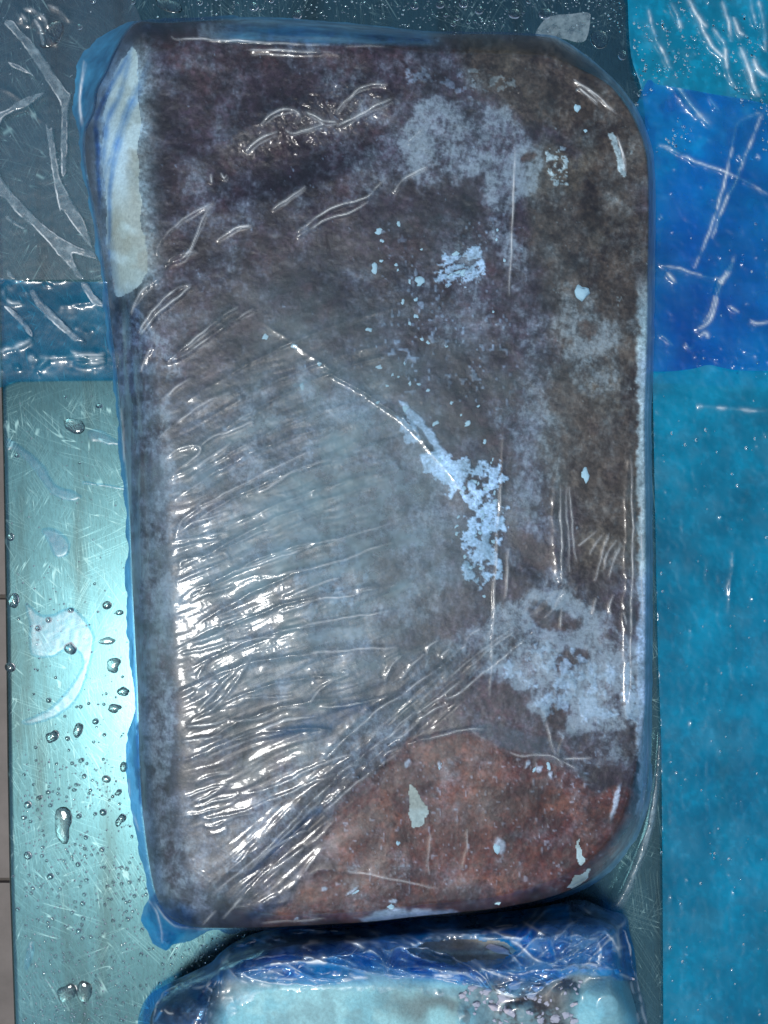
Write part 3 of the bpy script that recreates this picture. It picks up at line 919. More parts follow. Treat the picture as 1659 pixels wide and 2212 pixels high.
# --- which cells are fat
fat_left = soft_poly([(226, 262), (236, 200), (262, 132), (286, 104), (298, 118), (300, 180), (304, 250), (300, 330), (305, 440), (312, 520), (318, 590), (296, 625), (250, 640), (238, 560), (232, 480), (226, 400), (222, 330)], X, Y, 2, 6, 101, 40)
fat_tri = soft_poly([(884, 1690), (897, 1702), (912, 1730), (930, 1757), (914, 1772), (905, 1790), (890, 1786), (882, 1750)], X, Y, 2, 5, 103, 16)
fat_low = np.maximum(soft_poly([(1232, 1900), (1262, 1885), (1276, 1870), (1274, 1896), (1240, 1925), (1222, 1918)], X, Y, 2, 5, 105, 16), soft_poly([(1245, 1800), (1262, 1860), (1256, 1880), (1246, 1850)], X, Y, 2, 5, 106, 16))
ftone = np.zeros(tone.shape) + np.array((.34, .43, .39))
ftone = mixc(ftone, (.46, .60, .58), sm(.4, .7, fbm(X, Y, 60, 5, 107)))
ftone = mixc(ftone, (.28, .31, .25), sm(.55, .75, fbm(X, Y, 90, 4, 108)) * .7)
ftone = mixc(ftone, (.48, .66, .70), ell(X, Y, 240, 320, 30, 110, 8, .6, 10, 109) * .8)
tone = mixc(tone, ftone * np.array((1.3, 1.5, 1.4)), np.clip(blur(fat_left, 13) * 1.5, 0, 1) * .9)
mid = lambda a: (a[:-1, :-1] + a[1:, :-1] + a[:-1, 1:] + a[1:, 1:]) / 4
cl = mid(fat_left) > .5; ct = mid(fat_tri) > .5; cb = mid(fat_low) > .5
rest = ~(cl | ct | cb)
frost_attr = np.clip(fm * 1.1 + .1, 0, 1)
surface("meat", X, Y, Z, S, MEAT, blk, {"tone": tone * mixc(np.zeros(tone.shape) + np.array((.54, .52, .63)), (.72, .66, .58), np.clip(brown, 0, 1) * .85) * mixc(np.ones(tone.shape), (1.15, .95, .85), redp) * ((.62 + .10 * redp + (.76 - .2 * redp) * fbm(X, Y, 8, 3, 160, .7)) * (.30 + .1 * brown + (1.4 - .2 * brown) * fbm(X, Y, 44, 5, 161, .6)))[..., None] + .16 * tone * np.clip(fm + ice, 0, 1)[..., None] * np.array((1.4, 1.9, 2.1)), "frost": frost_attr}, cells=rest, skirt=(26, 0.0005))
fa = {"tone": ftone, "frost": np.clip(.25 + .5 * (nB - .4), 0, 1)}
surface("fat_strip", X, Y, Z, S, FAT, blk, fa, cells=cl, skirt=(26, 0.0005))
surface("fat_patch", X, Y, Z + .0004, S, FAT, blk, fa, cells=ct)
surface("fat_patch", X, Y, Z + .0004, S, FAT, blk, fa, cells=cb)


# ice chips stuck between the meat and the film
def lump_mesh(name, seed, mat, sub=2, flat=.5):
    import bmesh
    bm = bmesh.new()
    bmesh.ops.create_icosphere(bm, subdivisions=sub, radius=1.0)
    r = random.Random(seed)
    ax = [(r.uniform(-1, 1), r.uniform(-1, 1), r.uniform(-1, 1), r.uniform(.15, .4), r.uniform(0, 6)) for _ in range(9)]
    for v in bm.verts:
        k = 1.0
        for a, b, c, h, ph in ax:
            k += h * .55 * math.sin(4.2 * (a * v.co.x + b * v.co.y + c * v.co.z) + ph)
        v.co *= k * r.gauss(1, .05)
        v.co.z *= flat
    me = bpy.data.meshes.new(name)
    bm.to_mesh(me); bm.free()
    me.polygons.foreach_set("use_smooth", [True] * len(me.polygons))
    me.materials.append(mat)
    return me


def one(v, x, y):
    return float(v(np.array([[float(x)]]), np.array([[float(y)]]))[0, 0])


chip = [lump_mesh("ice_chip", s, ICE, 2, .45) for s in range(6)]
PXM = (H - ZT) / F
bx, by, bz = blk.location
chips = [(1257, 628, 17, 17, 0), (908, 607, 13, 14, 0), (809, 580, 8, 12, 10), (796, 712, 7, 6, 0), (820, 793, 9, 5, 10), (1262, 1025, 12, 16, 10), (1247, 231, 8, 9, 0), (1265, 283, 5, 5, 0),
         (818, 500, 9, 7, 0), (635, 748, 7, 8, 0), (653, 835, 6, 9, 0), (572, 728, 9, 6, 30), (690, 785, 5, 5, 0), (1024, 545, 7, 7, 0), (1000, 590, 12, 7, 10), (980, 592, 16, 5, 25), (985, 548, 12, 5, 25),
         (948, 1000, 18, 12, 20), (975, 1030, 20, 13, -35), (925, 1000, 9, 6, 0), (1000, 1060, 8, 10, 0), (1030, 1075, 10, 7, 0), (1052, 1055, 9, 6, 20), (1040, 1110, 9, 12, 0), (1060, 1140, 8, 9, 0), (1048, 1170, 7, 10, 0), (1025, 1150, 6, 7, 0),
         (1022, 1040, 8, 6, 0), (1070, 1085, 7, 8, 0), (1065, 1200, 6, 9, 0), (1015, 1225, 7, 7, 0), (1085, 1030, 9, 5, 0), (1010, 915, 9, 5, 30), (940, 915, 8, 6, 40), (905, 830, 6, 3, 0), (885, 828, 4, 5, 0), (878, 880, 9, 10, 0), (1006, 1000, 8, 5, 30), (870, 652, 4, 6, 0), (898, 683, 5, 7, 20), (912, 733, 5, 4, 0), (1038, 1228, 6, 5, 0),
         (1075, 1828, 10, 13, 0), (1155, 1662, 8, 4, 60), (1185, 1655, 5, 9, 20), (950, 1655, 8, 4, 80), (845, 1958, 9, 6, 20), (1075, 1950, 8, 5, 25), (860, 1820, 5, 5, 0), (772, 1925, 14, 3, 32)]
for k in range(60):
    a = rnd.random()
    if k < 34:
        cx, cy = rnd.gauss(1045, 24), rnd.gauss(1110, 70)
    else:
        cx, cy = rnd.uniform(800, 1100), rnd.uniform(480, 900)
    chips.append((cx, cy, rnd.uniform(2.5, 5.5), rnd.uniform(2.5, 5.5), rnd.uniform(0, 180)))
for k, (cx, cy, rx, ry, dg) in enumerate(chips):
    o = bpy.data.objects.new("ice_chip", chip[k % 6])
    col.objects.link(o)
    o.parent = blk
    z = one(meat_height, cx, cy)
    x, y, _ = at(cx, cy, z)
    o.location = (x - bx, y - by, z - bz + .0001)
    o.scale = (rx * PXM * .8, ry * PXM * .8, min(rx, ry) * PXM * .45)
    o.rotation_euler = (0, 0, math.radians(dg))

# ---- the film around it
X, Y = grid(150, 1424, 26, 2060, 2.4)
SB = fB(X, Y); SM = fM(X, Y)
SB = SB + ((fbm(X, Y, 46, 3, 190) - .5) * 13 ) * np.clip((1 - sm(330, 400, X)) + sm(1960, 2000, Y) * (1 - sm(500, 600, X)), 0, 1) + (fbm(X, Y, 36, 3, 192) - .5) * 5 * sm(1250, 1330, X)
tight = np.maximum(sm(1080, 1180, X) * (1 - sm(1640, 1740, Y)), (1 - sm(110, 150, Y)) * sm(430, 520, X))
SB = np.minimum(SB, SM + 4.5 + 2 * fbm(X, Y, 30, 3, 193) + 60 * (1 - tight))
mz = meat_height(X, Y)
tt = np.clip(SB / (SB + np.clip(-SM, 0, None) + 1e-3), 0, 1)
skz = .004 + .029 * tt ** 1.3
base = np.where(SM > 0, mz, skz)
W = np.zeros(X.shape)
R = [
    ([(282, 677), (290, 654), (312, 625), (345, 598), (355, 578), (378, 565), (405, 548), (440, 470), (464, 434)], 5, .0016),
    ([(300, 720), (315, 691), (352, 648), (385, 622), (414, 614)], 3.4, .0022), ([(302, 722), (324, 696), (358, 662), (392, 634), (414, 620)], 3.4, .0020),
    ([(305, 806), (314, 777), (328, 747)], 5, .0016),
    ([(358, 785), (385, 760), (418, 734), (451, 707), (484, 681), (515, 663)], 5, .0020), ([(358, 787), (405, 762), (451, 729), (500, 696), (550, 664)], 6, .0014),
    ([(348, 864), (365, 849), (391, 830), (420, 812)], 6, .0016), ([(342, 945), (375, 919), (418, 886), (451, 866), (500, 845)], 10, .0022),
    ([(352, 992), (378, 975), (411, 962), (431, 965), (424, 985), (398, 1005), (365, 1028)], 3.2, .0020), ([(431, 967), (458, 945), (500, 929), (534, 916), (550, 912)], 4, .0020),
    ([(357, 1041), (391, 1021), (434, 1002), (474, 975), (500, 952)], 6, .0024), ([(424, 1094), (458, 1081), (494, 1061), (534, 1041), (583, 1015), (633, 992), (689, 965)], 3.2, .0018),
    ([(534, 1069), (563, 1061), (600, 1041), (639, 1015), (686, 1000), (740, 985)], 5, .0020),
    ([(376, 1157), (396, 1123), (432, 1097)], 4, .0020), ([(376, 1160), (412, 1133), (458, 1117), (500, 1105)], 4, .0020), ([(376, 1171), (429, 1160), (498, 1150)], 4, .0018), ([(372, 1186), (419, 1176), (478, 1165)], 4, .0016),
    ([(389, 1226), (396, 1213), (432, 1201), (492, 1190)], 4, .0020), ([(379, 1256), (412, 1241), (452, 1226), (498, 1203)], 5, .0020),
    ([(389, 1299), (415, 1277), (478, 1249), (544, 1223), (627, 1196), (693, 1173), (792, 1147), (870, 1120)], 3.2, .0020),
    ([(409, 1302), (432, 1289), (462, 1279), (508, 1264)], 4, .0018), ([(577, 1246), (644, 1233), (710, 1219), (759, 1203), (792, 1190), (850, 1170)], 5, .0024),
    ([(611, 1292), (644, 1282), (693, 1259), (736, 1249)], 6, .0022), ([(604, 1325), (644, 1312), (683, 1295), (743, 1289), (792, 1276), (860, 1262)], 6, .0024),
    ([(376, 1408), (406, 1391), (452, 1378), (498, 1362), (544, 1352)], 4, .0020), ([(604, 1362), (644, 1355), (710, 1340), (792, 1328), (850, 1318)], 3.4, .0022),
    ([(389, 1413), (445, 1401), (511, 1385), (601, 1376)], 3.4, .0018), ([(475, 1355), (488, 1342), (544, 1325)], 5, .0016), ([(620, 1421), (677, 1411), (743, 1405), (792, 1401), (860, 1398)], 7, .0024),
    ([(425, 1540), (452, 1507), (491, 1467), (535, 1424)], 5, .0026), ([(445, 1542), (478, 1514), (511, 1471), (544, 1414)], 5, .0026), ([(425, 1467), (438, 1442), (452, 1421)], 5, .0020), ([(412, 1512), (440, 1480), (462, 1460)], 5, .0020), ([(420, 1490), (446, 1476), (470, 1470)], 4, .0018),
    ([(475, 1533), (511, 1520), (544, 1509), (594, 1505), (634, 1502)], 4, .0020), ([(491, 1557), (531, 1557), (564, 1550), (607, 1533), (660, 1527)], 5, .0022), ([(690, 1530), (740, 1524), (792, 1517), (840, 1500)], 3.4, .0022),
    ([(439, 1633), (478, 1610), (528, 1586), (577, 1570), (620, 1557), (690, 1545)], 3.6, .0020), ([(445, 1640), (495, 1616), (551, 1596), (620, 1580)], 3, .0016), ([(670, 1520), (690, 1490), (736, 1464), (763, 1454)], 5, .0020),
    ([(402, 1570), (445, 1567), (495, 1553)], 7, .0022), ([(392, 1603), (445, 1595), (480, 1588)], 6, .0018),
    ([(420, 1691), (456, 1678), (499, 1668)], 3.4, .0018), ([(397, 1721), (433, 1711), (473, 1698), (493, 1691)], 3, .0018), ([(420, 1731), (460, 1716), (489, 1698)], 3.4, .0020), ([(416, 1748), (460, 1731), (502, 1724), (516, 1711)], 3.2, .0018),
    ([(373, 1763), (420, 1759), (460, 1751), (489, 1741), (512, 1726)], 3, .0018), ([(436, 1767), (489, 1763), (555, 1741), (622, 1713), (688, 1685), (737, 1665), (784, 1645), (820, 1612)], 4, .0028),
    ([(512, 1721), (572, 1705), (622, 1688), (655, 1668), (704, 1648), (744, 1632), (770, 1630)], 4, .0026), ([(440, 1784), (473, 1782), (506, 1764), (555, 1753)], 4, .0018), ([(448, 1806), (473, 1797), (493, 1787)], 5, .0016),
    ([(453, 1939), (506, 1893), (555, 1853), (592, 1817), (638, 1768), (691, 1715), (760, 1650), (841, 1590), (900, 1540)], 8, .0075), ([(560, 1862), (600, 1820), (650, 1772), (690, 1730)], 5, .0028), ([(540, 1880), (582, 1836), (631, 1808), (664, 1794)], 5, .0028),
    ([(700, 1752), (714, 1741), (754, 1705), (787, 1678), (823, 1652), (880, 1612)], 9, .0075), ([(506, 1956), (526, 1936), (545, 1916)], 5, .0024), ([(509, 1961), (555, 1953), (602, 1933)], 4, .0022), ([(436, 1997), (466, 1966)], 3, .002),
    ([(480, 1985), (540, 1925), (600, 1870), (660, 1830)], 7, .0030), ([(620, 1930), (660, 1880), (700, 1830)], 6, .0020),
    ([(841, 1593), (867, 1560), (910, 1530)], 4, .0030), ([(844, 1596), (877, 1583), (933, 1534), (970, 1520)], 4, .0030), ([(700, 1640), (768, 1576), (818, 1533), (877, 1494), (950, 1440), (1010, 1390)], 7, .0055), ([(900, 1545), (950, 1505), (1000, 1470)], 6, .003),
    ([(960, 1512), (996, 1494), (1052, 1447), (1099, 1411), (1148, 1365), (1198, 1312), (1228, 1269)], 8, .0080), ([(960, 1470), (1010, 1430), (1060, 1390), (1120, 1350)], 6, .0026), ([(1000, 1455), (1050, 1410), (1110, 1362)], 4, .0022),
    ([(950, 1421), (973, 1398)], 5, .0024), ([(920, 1418), (927, 1395), (950, 1381)], 6, .0020), ([(867, 1471), (894, 1431), (917, 1411)], 6, .0024), ([(831, 1477), (845, 1440), (867, 1414)], 6, .0022), ([(1000, 1400), (1020, 1370), (1040, 1355)], 4, .002),
    ([(1113, 240), (1112, 330), (1107, 480), (1100, 640)], 2.6, .0012), ([(1090, 900), (1080, 1097), (1071, 1229), (1064, 1381), (1059, 1507)], 2.6, .0022), ([(1099, 1183), (1096, 1240), (1092, 1295)], 3, .0012),
    ([(1209, 1020), (1211, 1097), (1213, 1163), (1214, 1262)], 9, .0065), ([(1222, 1050), (1224, 1097), (1228, 1163), (1231, 1239)], 3, .0018), ([(1231, 1050), (1233, 1097), (1239, 1163), (1244, 1215)], 3.4, .0018), ([(1198, 1310), (1212, 1285), (1222, 1262)], 5, .003), ([(1212, 1310), (1210, 1360)], 3, .0012),
    ([(1364, 980), (1365, 1060), (1367, 1141), (1366, 1240), (1363, 1340), (1362, 1464), (1360, 1540)], 8, .0075), ([(1384, 1060), (1386, 1160), (1387, 1260), (1388, 1360)], 3.4, .002),
    ([(1300, 1155), (1280, 1185), (1275, 1200)], 3, .0016), ([(1318, 1150), (1302, 1190), (1290, 1240), (1285, 1255)], 4, .002), ([(1332, 1165), (1312, 1200), (1304, 1230)], 4, .002), ([(1340, 1180), (1322, 1220), (1318, 1250)], 4, .0018), ([(1288, 1145), (1262, 1170), (1250, 1180)], 3, .0014), ([(1290, 1290), (1282, 1315), (1278, 1330)], 4, .0016), ([(1325, 1280), (1318, 1310), (1320, 1330)], 4, .0018), ([(1345, 1320), (1350, 1335), (1352, 1350)], 4, .002),
    ([(823, 1631), (882, 1607), (942, 1591), (1013, 1575), (1049, 1574)], 4, .0022), ([(1013, 1575), (1045, 1595), (1081, 1615), (1116, 1631), (1164, 1631), (1204, 1639), (1224, 1667), (1251, 1695), (1267, 1700)], 3.4, .0016), ([(1204, 1640), (1230, 1640), (1280, 1636)], 4, .0012), ([(1206, 1640), (1240, 1660), (1270, 1680)], 4, .0012), ([(1205, 1635), (1210, 1610), (1218, 1590)], 4, .0016), ([(1204, 1630), (1190, 1600), (1180, 1560)], 4, .0014),
    ([(369, 77), (385, 84), (435, 84), (484, 87), (550, 90), (699, 98), (850, 100)], 3.2, .0016), ([(537, 107), (584, 108), (699, 113), (740, 116)], 8, .0018),
    ([(246, 600), (248, 640), (243, 690)], 3, .0026), ([(262, 880), (266, 940), (270, 1000)], 3, .0018), ([(282, 1500), (292, 1530), (300, 1560)], 4, .0026), ([(276, 1680), (284, 1740), (300, 1800)], 4, .0024), ([(318, 1940), (340, 1975), (352, 2040)], 4, .003), ([(330, 1950), (380, 2000), (450, 2008)], 4, .003), ([(184, 130), (172, 200), (178, 290)], 4, .0024),
    ([(335, 550), (352, 517), (385, 480), (435, 451), (464, 434)], 5, .0014), ([(352, 570), (378, 553), (428, 542)], 4, .0016), ([(584, 454), (617, 434), (660, 401)], 4, .0018), ([(468, 520), (517, 490), (544, 487)], 4, .0012),
    ([(640, 502), (658, 490), (691, 464), (724, 447), (767, 434), (800, 421), (817, 401), (834, 383)], 3.6, .0024), ([(640, 512), (658, 500), (708, 474), (757, 457), (797, 437)], 3.4, .0018), ([(850, 418), (870, 391), (896, 371), (923, 361)], 4, .0020),
    ([(728, 242), (751, 213), (781, 189), (837, 180)], 4, .0020), ([(728, 275), (767, 252), (807, 232), (847, 213)], 5, .0030), ([(877, 308), (896, 292), (916, 279)], 5, .0034), ([(617, 282), (633, 287), (666, 279), (702, 269)], 4, .0030), ([(660, 240), (700, 262), (728, 262)], 5, .003), ([(560, 270), (590, 245), (630, 235), (650, 250)], 6, .002), ([(530, 330), (560, 300), (600, 285)], 6, .002),
    ([(456, 375), (458, 395)], 3.4, .002), ([(478, 372), (484, 385), (492, 378)], 4, .002), ([(520, 1600), (600, 1560), (660, 1548)], 5, .001), ([(1240, 170), (1280, 200), (1330, 240)], 5, .0014), ([(1250, 190), (1290, 222)], 4, .0012), ([(1330, 290), (1345, 330), (1350, 370)], 4, .0014),
    ([(700, 1985), (620, 1990), (560, 1994)], 4, .0012), ([(640, 1900), (700, 1880), (800, 1890), (950, 1920)], 6, .0014), ([(930, 1800), (925, 1850), (928, 1890)], 4, .001), ([(1010, 1790), (1006, 1850), (1000, 1880)], 4, .001),
]
NSTROKE = len(R)
for k in range(0):                       # short radiating wrinkles on the left shoulder
    y = rnd.uniform(780, 1760); x = rnd.uniform(356, 420)
    l = rnd.uniform(18, 60); a = math.radians(rnd.uniform(14, 34))
    R.append(([(x, y), (x + l * .5 * math.cos(a), y - l * .5 * math.sin(a) - 1), (x + l * math.cos(a), y - l * math.sin(a))], rnd.uniform(2.4, 4), rnd.uniform(.0007, .0016)))
for k in range(30):                       # scattered small nicks
    x = rnd.uniform(420, 1340); y = rnd.uniform(130, 1950)
    l = rnd.uniform(5, 14); a = math.radians(rnd.uniform(0, 70))
    R.append(([(x, y), (x + l * .5 * math.cos(a), y - l * .5 * math.sin(a)), (x + l * math.cos(a), y - l * math.sin(a))], 2.4, rnd.uniform(.0003, .0009)))
for k in range(16):                       # long tension folds fanning out from the left shoulder
    y = 880 + k * 52 + rnd.uniform(-12, 12); x = rnd.uniform(372, 420)
    l = rnd.uniform(320, 520); a = math.radians(26 - k * .7 + rnd.uniform(-3, 3))
    P_ = [(x + l * t * math.cos(a), y - l * t * math.sin(a) - 26 * math.sin(t * 3.1)) for t in (0, .25, .5, .75, 1)]
    R.append((P_, rnd.uniform(3.2, 6.5), rnd.uniform(.0022, .0036)))
R.append(([(560, 690), (660, 760), (760, 830), (850, 890), (940, 985), (1000, 1060)], 6, .0007))
R.append(([(700, 800), (790, 850), (870, 905), (930, 960)], 3, .0020))
fold_glints = np.zeros(X.shape)
for k, (pt, w, h) in enumerate(R):
    if k < NSTROKE:
        upper = pt[0][1] < 800
        add_ridge(fold_glints, X, Y, pt, 1.0 if h < .0045 else 1.4, .44 if upper else .30, k, sharp=.9)
        if w >= 4 and upper:
            add_ridge(fold_glints, X, Y, [(a_ + w * .5, b_ + w * 1.3) for a_, b_ in pt], .9, .26, k, sharp=.9)
    h = (h * .36 if pt[0][1] > 820 else h * 1.1) if h < .0045 else h * .8
    w = w * .85
    add_ridge(W, X, Y, pt, w, h, k)
fold_glints = np.clip(fold_glints * sm(.15, .65, fbm(X, Y, 60, 3, 181)), 0, .7)  # thin highlights painted white along the fold crests, whatever the light angle
fold = np.clip((W - .0004) / .0016, 0, 1) * (1 - sm(700, 860, Y) * (1 - sm(1150, 1220, X)))  # crest mask that whitens the upper folds in place of a highlight
# fields of fine wrinkles
u, v = rotstretch(X, Y, 22, 150, 22)
mL = soft_poly([(370, 820), (700, 720), (900, 860), (960, 1200), (900, 1480), (640, 1720), (420, 1800), (380, 1500)], X, Y, 70)
W += mL * .0005 * np.abs(fbm(u + .25 * fbm(X, Y, 90, 2, 120), v + .8 * fbm(X, Y, 130, 2, 121), 1, 3, 122) - .5) * 2
u, v = rotstretch(X, Y, 42, 150, 15)
mD = soft_poly([(430, 1990), (480, 1860), (700, 1680), (900, 1480), (1180, 1260), (1260, 1270), (1100, 1440), (900, 1600), (700, 1790), (560, 1960)], X, Y, 40)
W += mD * .0014 * np.abs(fbm(u, v, 1, 3, 123) - .5) * 2
u, v = rotstretch(X, Y, 96, 130, 12)
mS = (1 - sm(300, 390, X)) * sm(120, 400, Y)
W += mS * .0008 * np.abs(fbm(u, v, 1, 3, 124) - .5) * 2
mT = ell(X, Y, 690, 250, 170, 60, 22, .6)
W += mT * .0016 * np.abs(fbm(X, Y, 22, 4, 125, .6) - .5) * 2
W += .00016 * sm(.86, .95, vnoise(X / 4.3, Y / 4.3, 905)) * sm(.4, .6, fbm(X, Y, 120, 3, 151)) + .00022 * fbm(X, Y, 40, 3, 126) + .00004 * fbm(X, Y, 8, 2, 127)
W += .0014 * ell(X, Y, 370, 2020, 70, 50, 0, .6) * np.abs(fbm(X, Y, 26, 3, 128) - .5) * 4
gap = .0014 + .0022 * np.clip(SM / 40, 0, 1)
sb = blur(base, 6)
ZF = np.maximum(sb, np.where(SM > 0, mz, 0) - .0012) + gap + W * np.clip(SB / 8, .1, 1)
# how blue (how many layers)
bl = .05 + .05 * fbm(X, Y, 160, 3, 130)
rgt = sm(1200, 1330, X) * (1 - ell(X, Y, 345, 2010, 120, 90))
bl = np.maximum(bl, .80 * sm(3, -5, SM) * (1 - .35 * rgt))
bl = np.maximum(bl, (.34 * (1 - sm(262, 372, X)) * sm(560, 700, Y) * (.2 + 1.3 * fbm(*rotstretch(X, Y, 92, 160, 16), 1, 4, 131))))
bl = np.maximum(bl, .34 * (1 - sm(2, 12, SM)) * sm(1300, 1390, X) * (.6 + .6 * fbm(*rotstretch(X, Y, 90, 130, 6), 1, 3, 132)))
bl = np.maximum(bl, .60 * (1 - sm(84, 98, Y - .012 * (X - 400))) * sm(420, 520, X) * (1 - sm(900, 980, X)) * (.6 + .7 * fbm(*rotstretch(X, Y, -2, 160, 10), 1, 3, 133)))
bl = np.maximum(bl, .30 * (1 - sm(10, 40, SM)) * (1 - sm(330, 420, X)))
bl = np.maximum(bl, .22 * (1 - sm(4, 16, SM)))
bl = np.maximum(bl, .95 * ell(X, Y, 345, 2010, 80, 58, 0, .45, 10, 134))
bl = np.maximum(bl, .16 * soft_poly([(1013, 1575), (1060, 1560), (1200, 1600), (1280, 1690), (1224, 1667), (1164, 1632), (1081, 1616)], X, Y, 6, 4, 135, 20))
bl = np.maximum(bl, .45 * soft_poly([(565, 1600), (690, 1540), (800, 1508), (810, 1530), (690, 1590), (600, 1616)], X, Y, 12, 12, 136, 40))
bl = np.maximum(bl, .40 * soft_poly([(520, 1900), (600, 1812), (690, 1740), (700, 1756), (620, 1822), (540, 1900)], X, Y, 8, 6, 137, 30))
for pt, wd, s in (([(286, 94), (263, 143), (226, 209), (206, 266), (210, 325), (213, 424), (216, 520)], 4, .75), ([(326, 117), (296, 193), (263, 275), (246, 342), (236, 408), (236, 557), (240, 640)], 3, .6),
                  ([(286, 94), (262, 190), (232, 260), (222, 330), (224, 420)], 4, .5), ([(300, 170), (270, 240), (238, 340), (218, 400)], 3, .5), ([(190, 130), (178, 200), (176, 280), (184, 350)], 4, .95), ([(823, 1631), (882, 1607), (942, 1591), (1013, 1576), (1049, 1575)], 4, .25), ([(1408, 330), (1425, 345), (1412, 380)], 5, .6), ([(520, 1992), (560, 1970), (640, 1940)], 6, .45)):
    T = np.zeros(X.shape)
    add_ridge(T, X, Y, pt, wd, 1.0, 5, sharp=1.0, wob=1.0)
    bl = np.maximum(bl, np.clip(T, 0, 1) * s)
    ZF += np.clip(T, 0, 1) * .0008
rim = np.maximum((1 - sm(2, 15, SM)) * sm(1290, 1380, X), (1 - sm(2, 34, SM)) * sm(1250, 1330, X) * sm(1720, 1800, Y))
rim = np.maximum(rim, (1 - sm(0, 9, SM)) * sm(1150, 1230, X) * (1 - sm(300, 420, Y)))
rim = rim * (.35 + .9 * fbm(*rotstretch(X, Y, 88, 110, 7), 1, 4, 141))
topb = (1 - sm(82, 96, Y - .012 * (X - 400))) * sm(420, 520, X) * (1 - sm(900, 990, X)) * (.3 + 1.0 * fbm(*rotstretch(X, Y, -3, 120, 12), 1, 4, 142))
lft = (1 - sm(262, 350, X)) * sm(600, 760, Y) * sm(.4, .75, fbm(*rotstretch(X, Y, 92, 90, 9), 1, 5, 143))
redp_f = sm(1650, 1750, Y) * sm(800, 1000, X)
veil = np.maximum.reduce([soft_poly([(420, 850), (800, 780), (960, 950), (1020, 1180), (960, 1400), (700, 1560), (430, 1640), (380, 1200)], X, Y, 110, 60, 145, 140) * .8, ell(X, Y, 1020, 380, 150, 190, 0, .8, 50, 146, 90) * .8, ell(X, Y, 1230, 1450, 190, 140, 0, .8, 50, 147, 90), ell(X, Y, 1160, 760, 130, 330, 0, .8, 50, 148, 90) * .6, ell(X, Y, 410, 1870, 130, 170, 0, .8, 40, 149, 80) * .8])
veil = veil * (.35 + 1.1 * fbm(X, Y, 120, 5, 150, .6))
sheen = ell(X, Y, 640, 1170, 330, 430, -20, .9, 60, 185, 160) * (.35 + 1.0 * fbm(*rotstretch(X, Y, 20, 200, 50), 1, 3, 186))  # broad soft glow of reflected light, painted in as cloudiness
mk = .006 + .10 * np.clip(veil, 0, 1) + .54 * sheen + .08 * sm(.5, .8, fbm(X, Y, 60, 4, 138)) * mL + .08 * mD * fbm(X, Y, 30, 4, 139) + .78 * sm(-1, -9, SM) * (.12 + .88 * np.maximum(1 - sm(300, 360, X), ell(X, Y, 345, 2010, 90, 70, 0, .5))) * (.7 + .5 * fbm(X, Y, 50, 3, 144)) + .75 * rim + .85 * topb + .55 * lft + .55 * sm(0, -5, SM) * sm(1150, 1250, X) * (.4 + .8 * fbm(X, Y, 30, 3, 171)) + .16 * soft_poly([(1013, 1575), (1060, 1560), (1200, 1600), (1280, 1690), (1224, 1667), (1164, 1632), (1081, 1616)], X, Y, 4, 3, 135, 20)
mk = mk + .10 * fold * (1 - .5 * redp_f)
surface("wrapping_film", X, Y, ZF, SB, WRAP, blk, {"blue": np.clip(bl, 0, 1), "milk": np.clip(mk, 0, 1), "crease": fold_glints})

# ------------------------------------------------------------------ the second block, opened blue bag, at the bottom edge
OUT2 = [(296, 2240), (303, 2184), (322, 2150), (357, 2128), (405, 2104), (454, 2080), (475, 2059), (510, 2034), (565, 2012), (640, 1998), (800, 1992), (1000, 1978), (1150, 1962), (1246, 1944),
        (1280, 1951), (1312, 1965), (1352, 1979), (1360, 2014), (1371, 2059), (1378, 2121), (1395, 2184), (1402, 2260), (1404, 2420), (1400, 2640), (1340, 2700), (800, 2710), (380, 2700), (310, 2640), (296, 2420)]
BODY2 = [(322, 2240), (332, 2180), (372, 2140), (440, 2104), (520, 2066), (600, 2040), (740, 2026), (900, 2014), (1060, 2002), (1180, 1988), (1270, 1984), (1330, 1998), (1346, 2060), (1360, 2130), (1376, 2190), (1384, 2260),
         (1386, 2420), (1380, 2620), (1320, 2680), (800, 2690), (400, 2680), (334, 2620), (322, 2420)]
f2 = sdf_field(OUT2, 50, 7)
g2 = sdf_field(BODY2, 60, 7)
LUMPS = [(760, 2250, 300, 150, .006), (1312, 2172, 74, 68, .012), (1130, 2190, 60, 34, .006), (1222, 2152, 34, 36, .010), (1180, 2235, 60, 30, .005), (1010, 2210, 50, 50, .004), (420, 2200, 70, 60, .006)]


def body2(X, Y):
    d = g2(X, Y)
    t = np.clip(d / (46 + 60 * (1 - sm(380, 520, X))), 0, 1)
    z = .022 + .050 * (1 - (1 - t) ** 2.2) ** (1 / 1.8)
    for cx, cy, rx, ry, h in LUMPS:
        z = z + h * np.clip(1.1 - ((X - cx) / rx) ** 2 - ((Y - cy) / ry) ** 2, 0, 1) ** 1.6 * np.clip(d / 20, 0, 1)
    z = z - .016 * ell(X, Y, 1000, 2055, 140, 32, 0, .5)
    z = z + np.clip(d / 40, 0, 1) * (.0014 * (fbm(X, Y, 90, 3, 140) - .5) + .0016 * (fbm(X, Y, 16, 3, 141) - .5) * (1 - .9 * ell(X, Y, 760, 2230, 270, 130, 0, .3)) * (1 - .9 * ell(X, Y, 1312, 2172, 80, 80, 0, .3)))
    return z


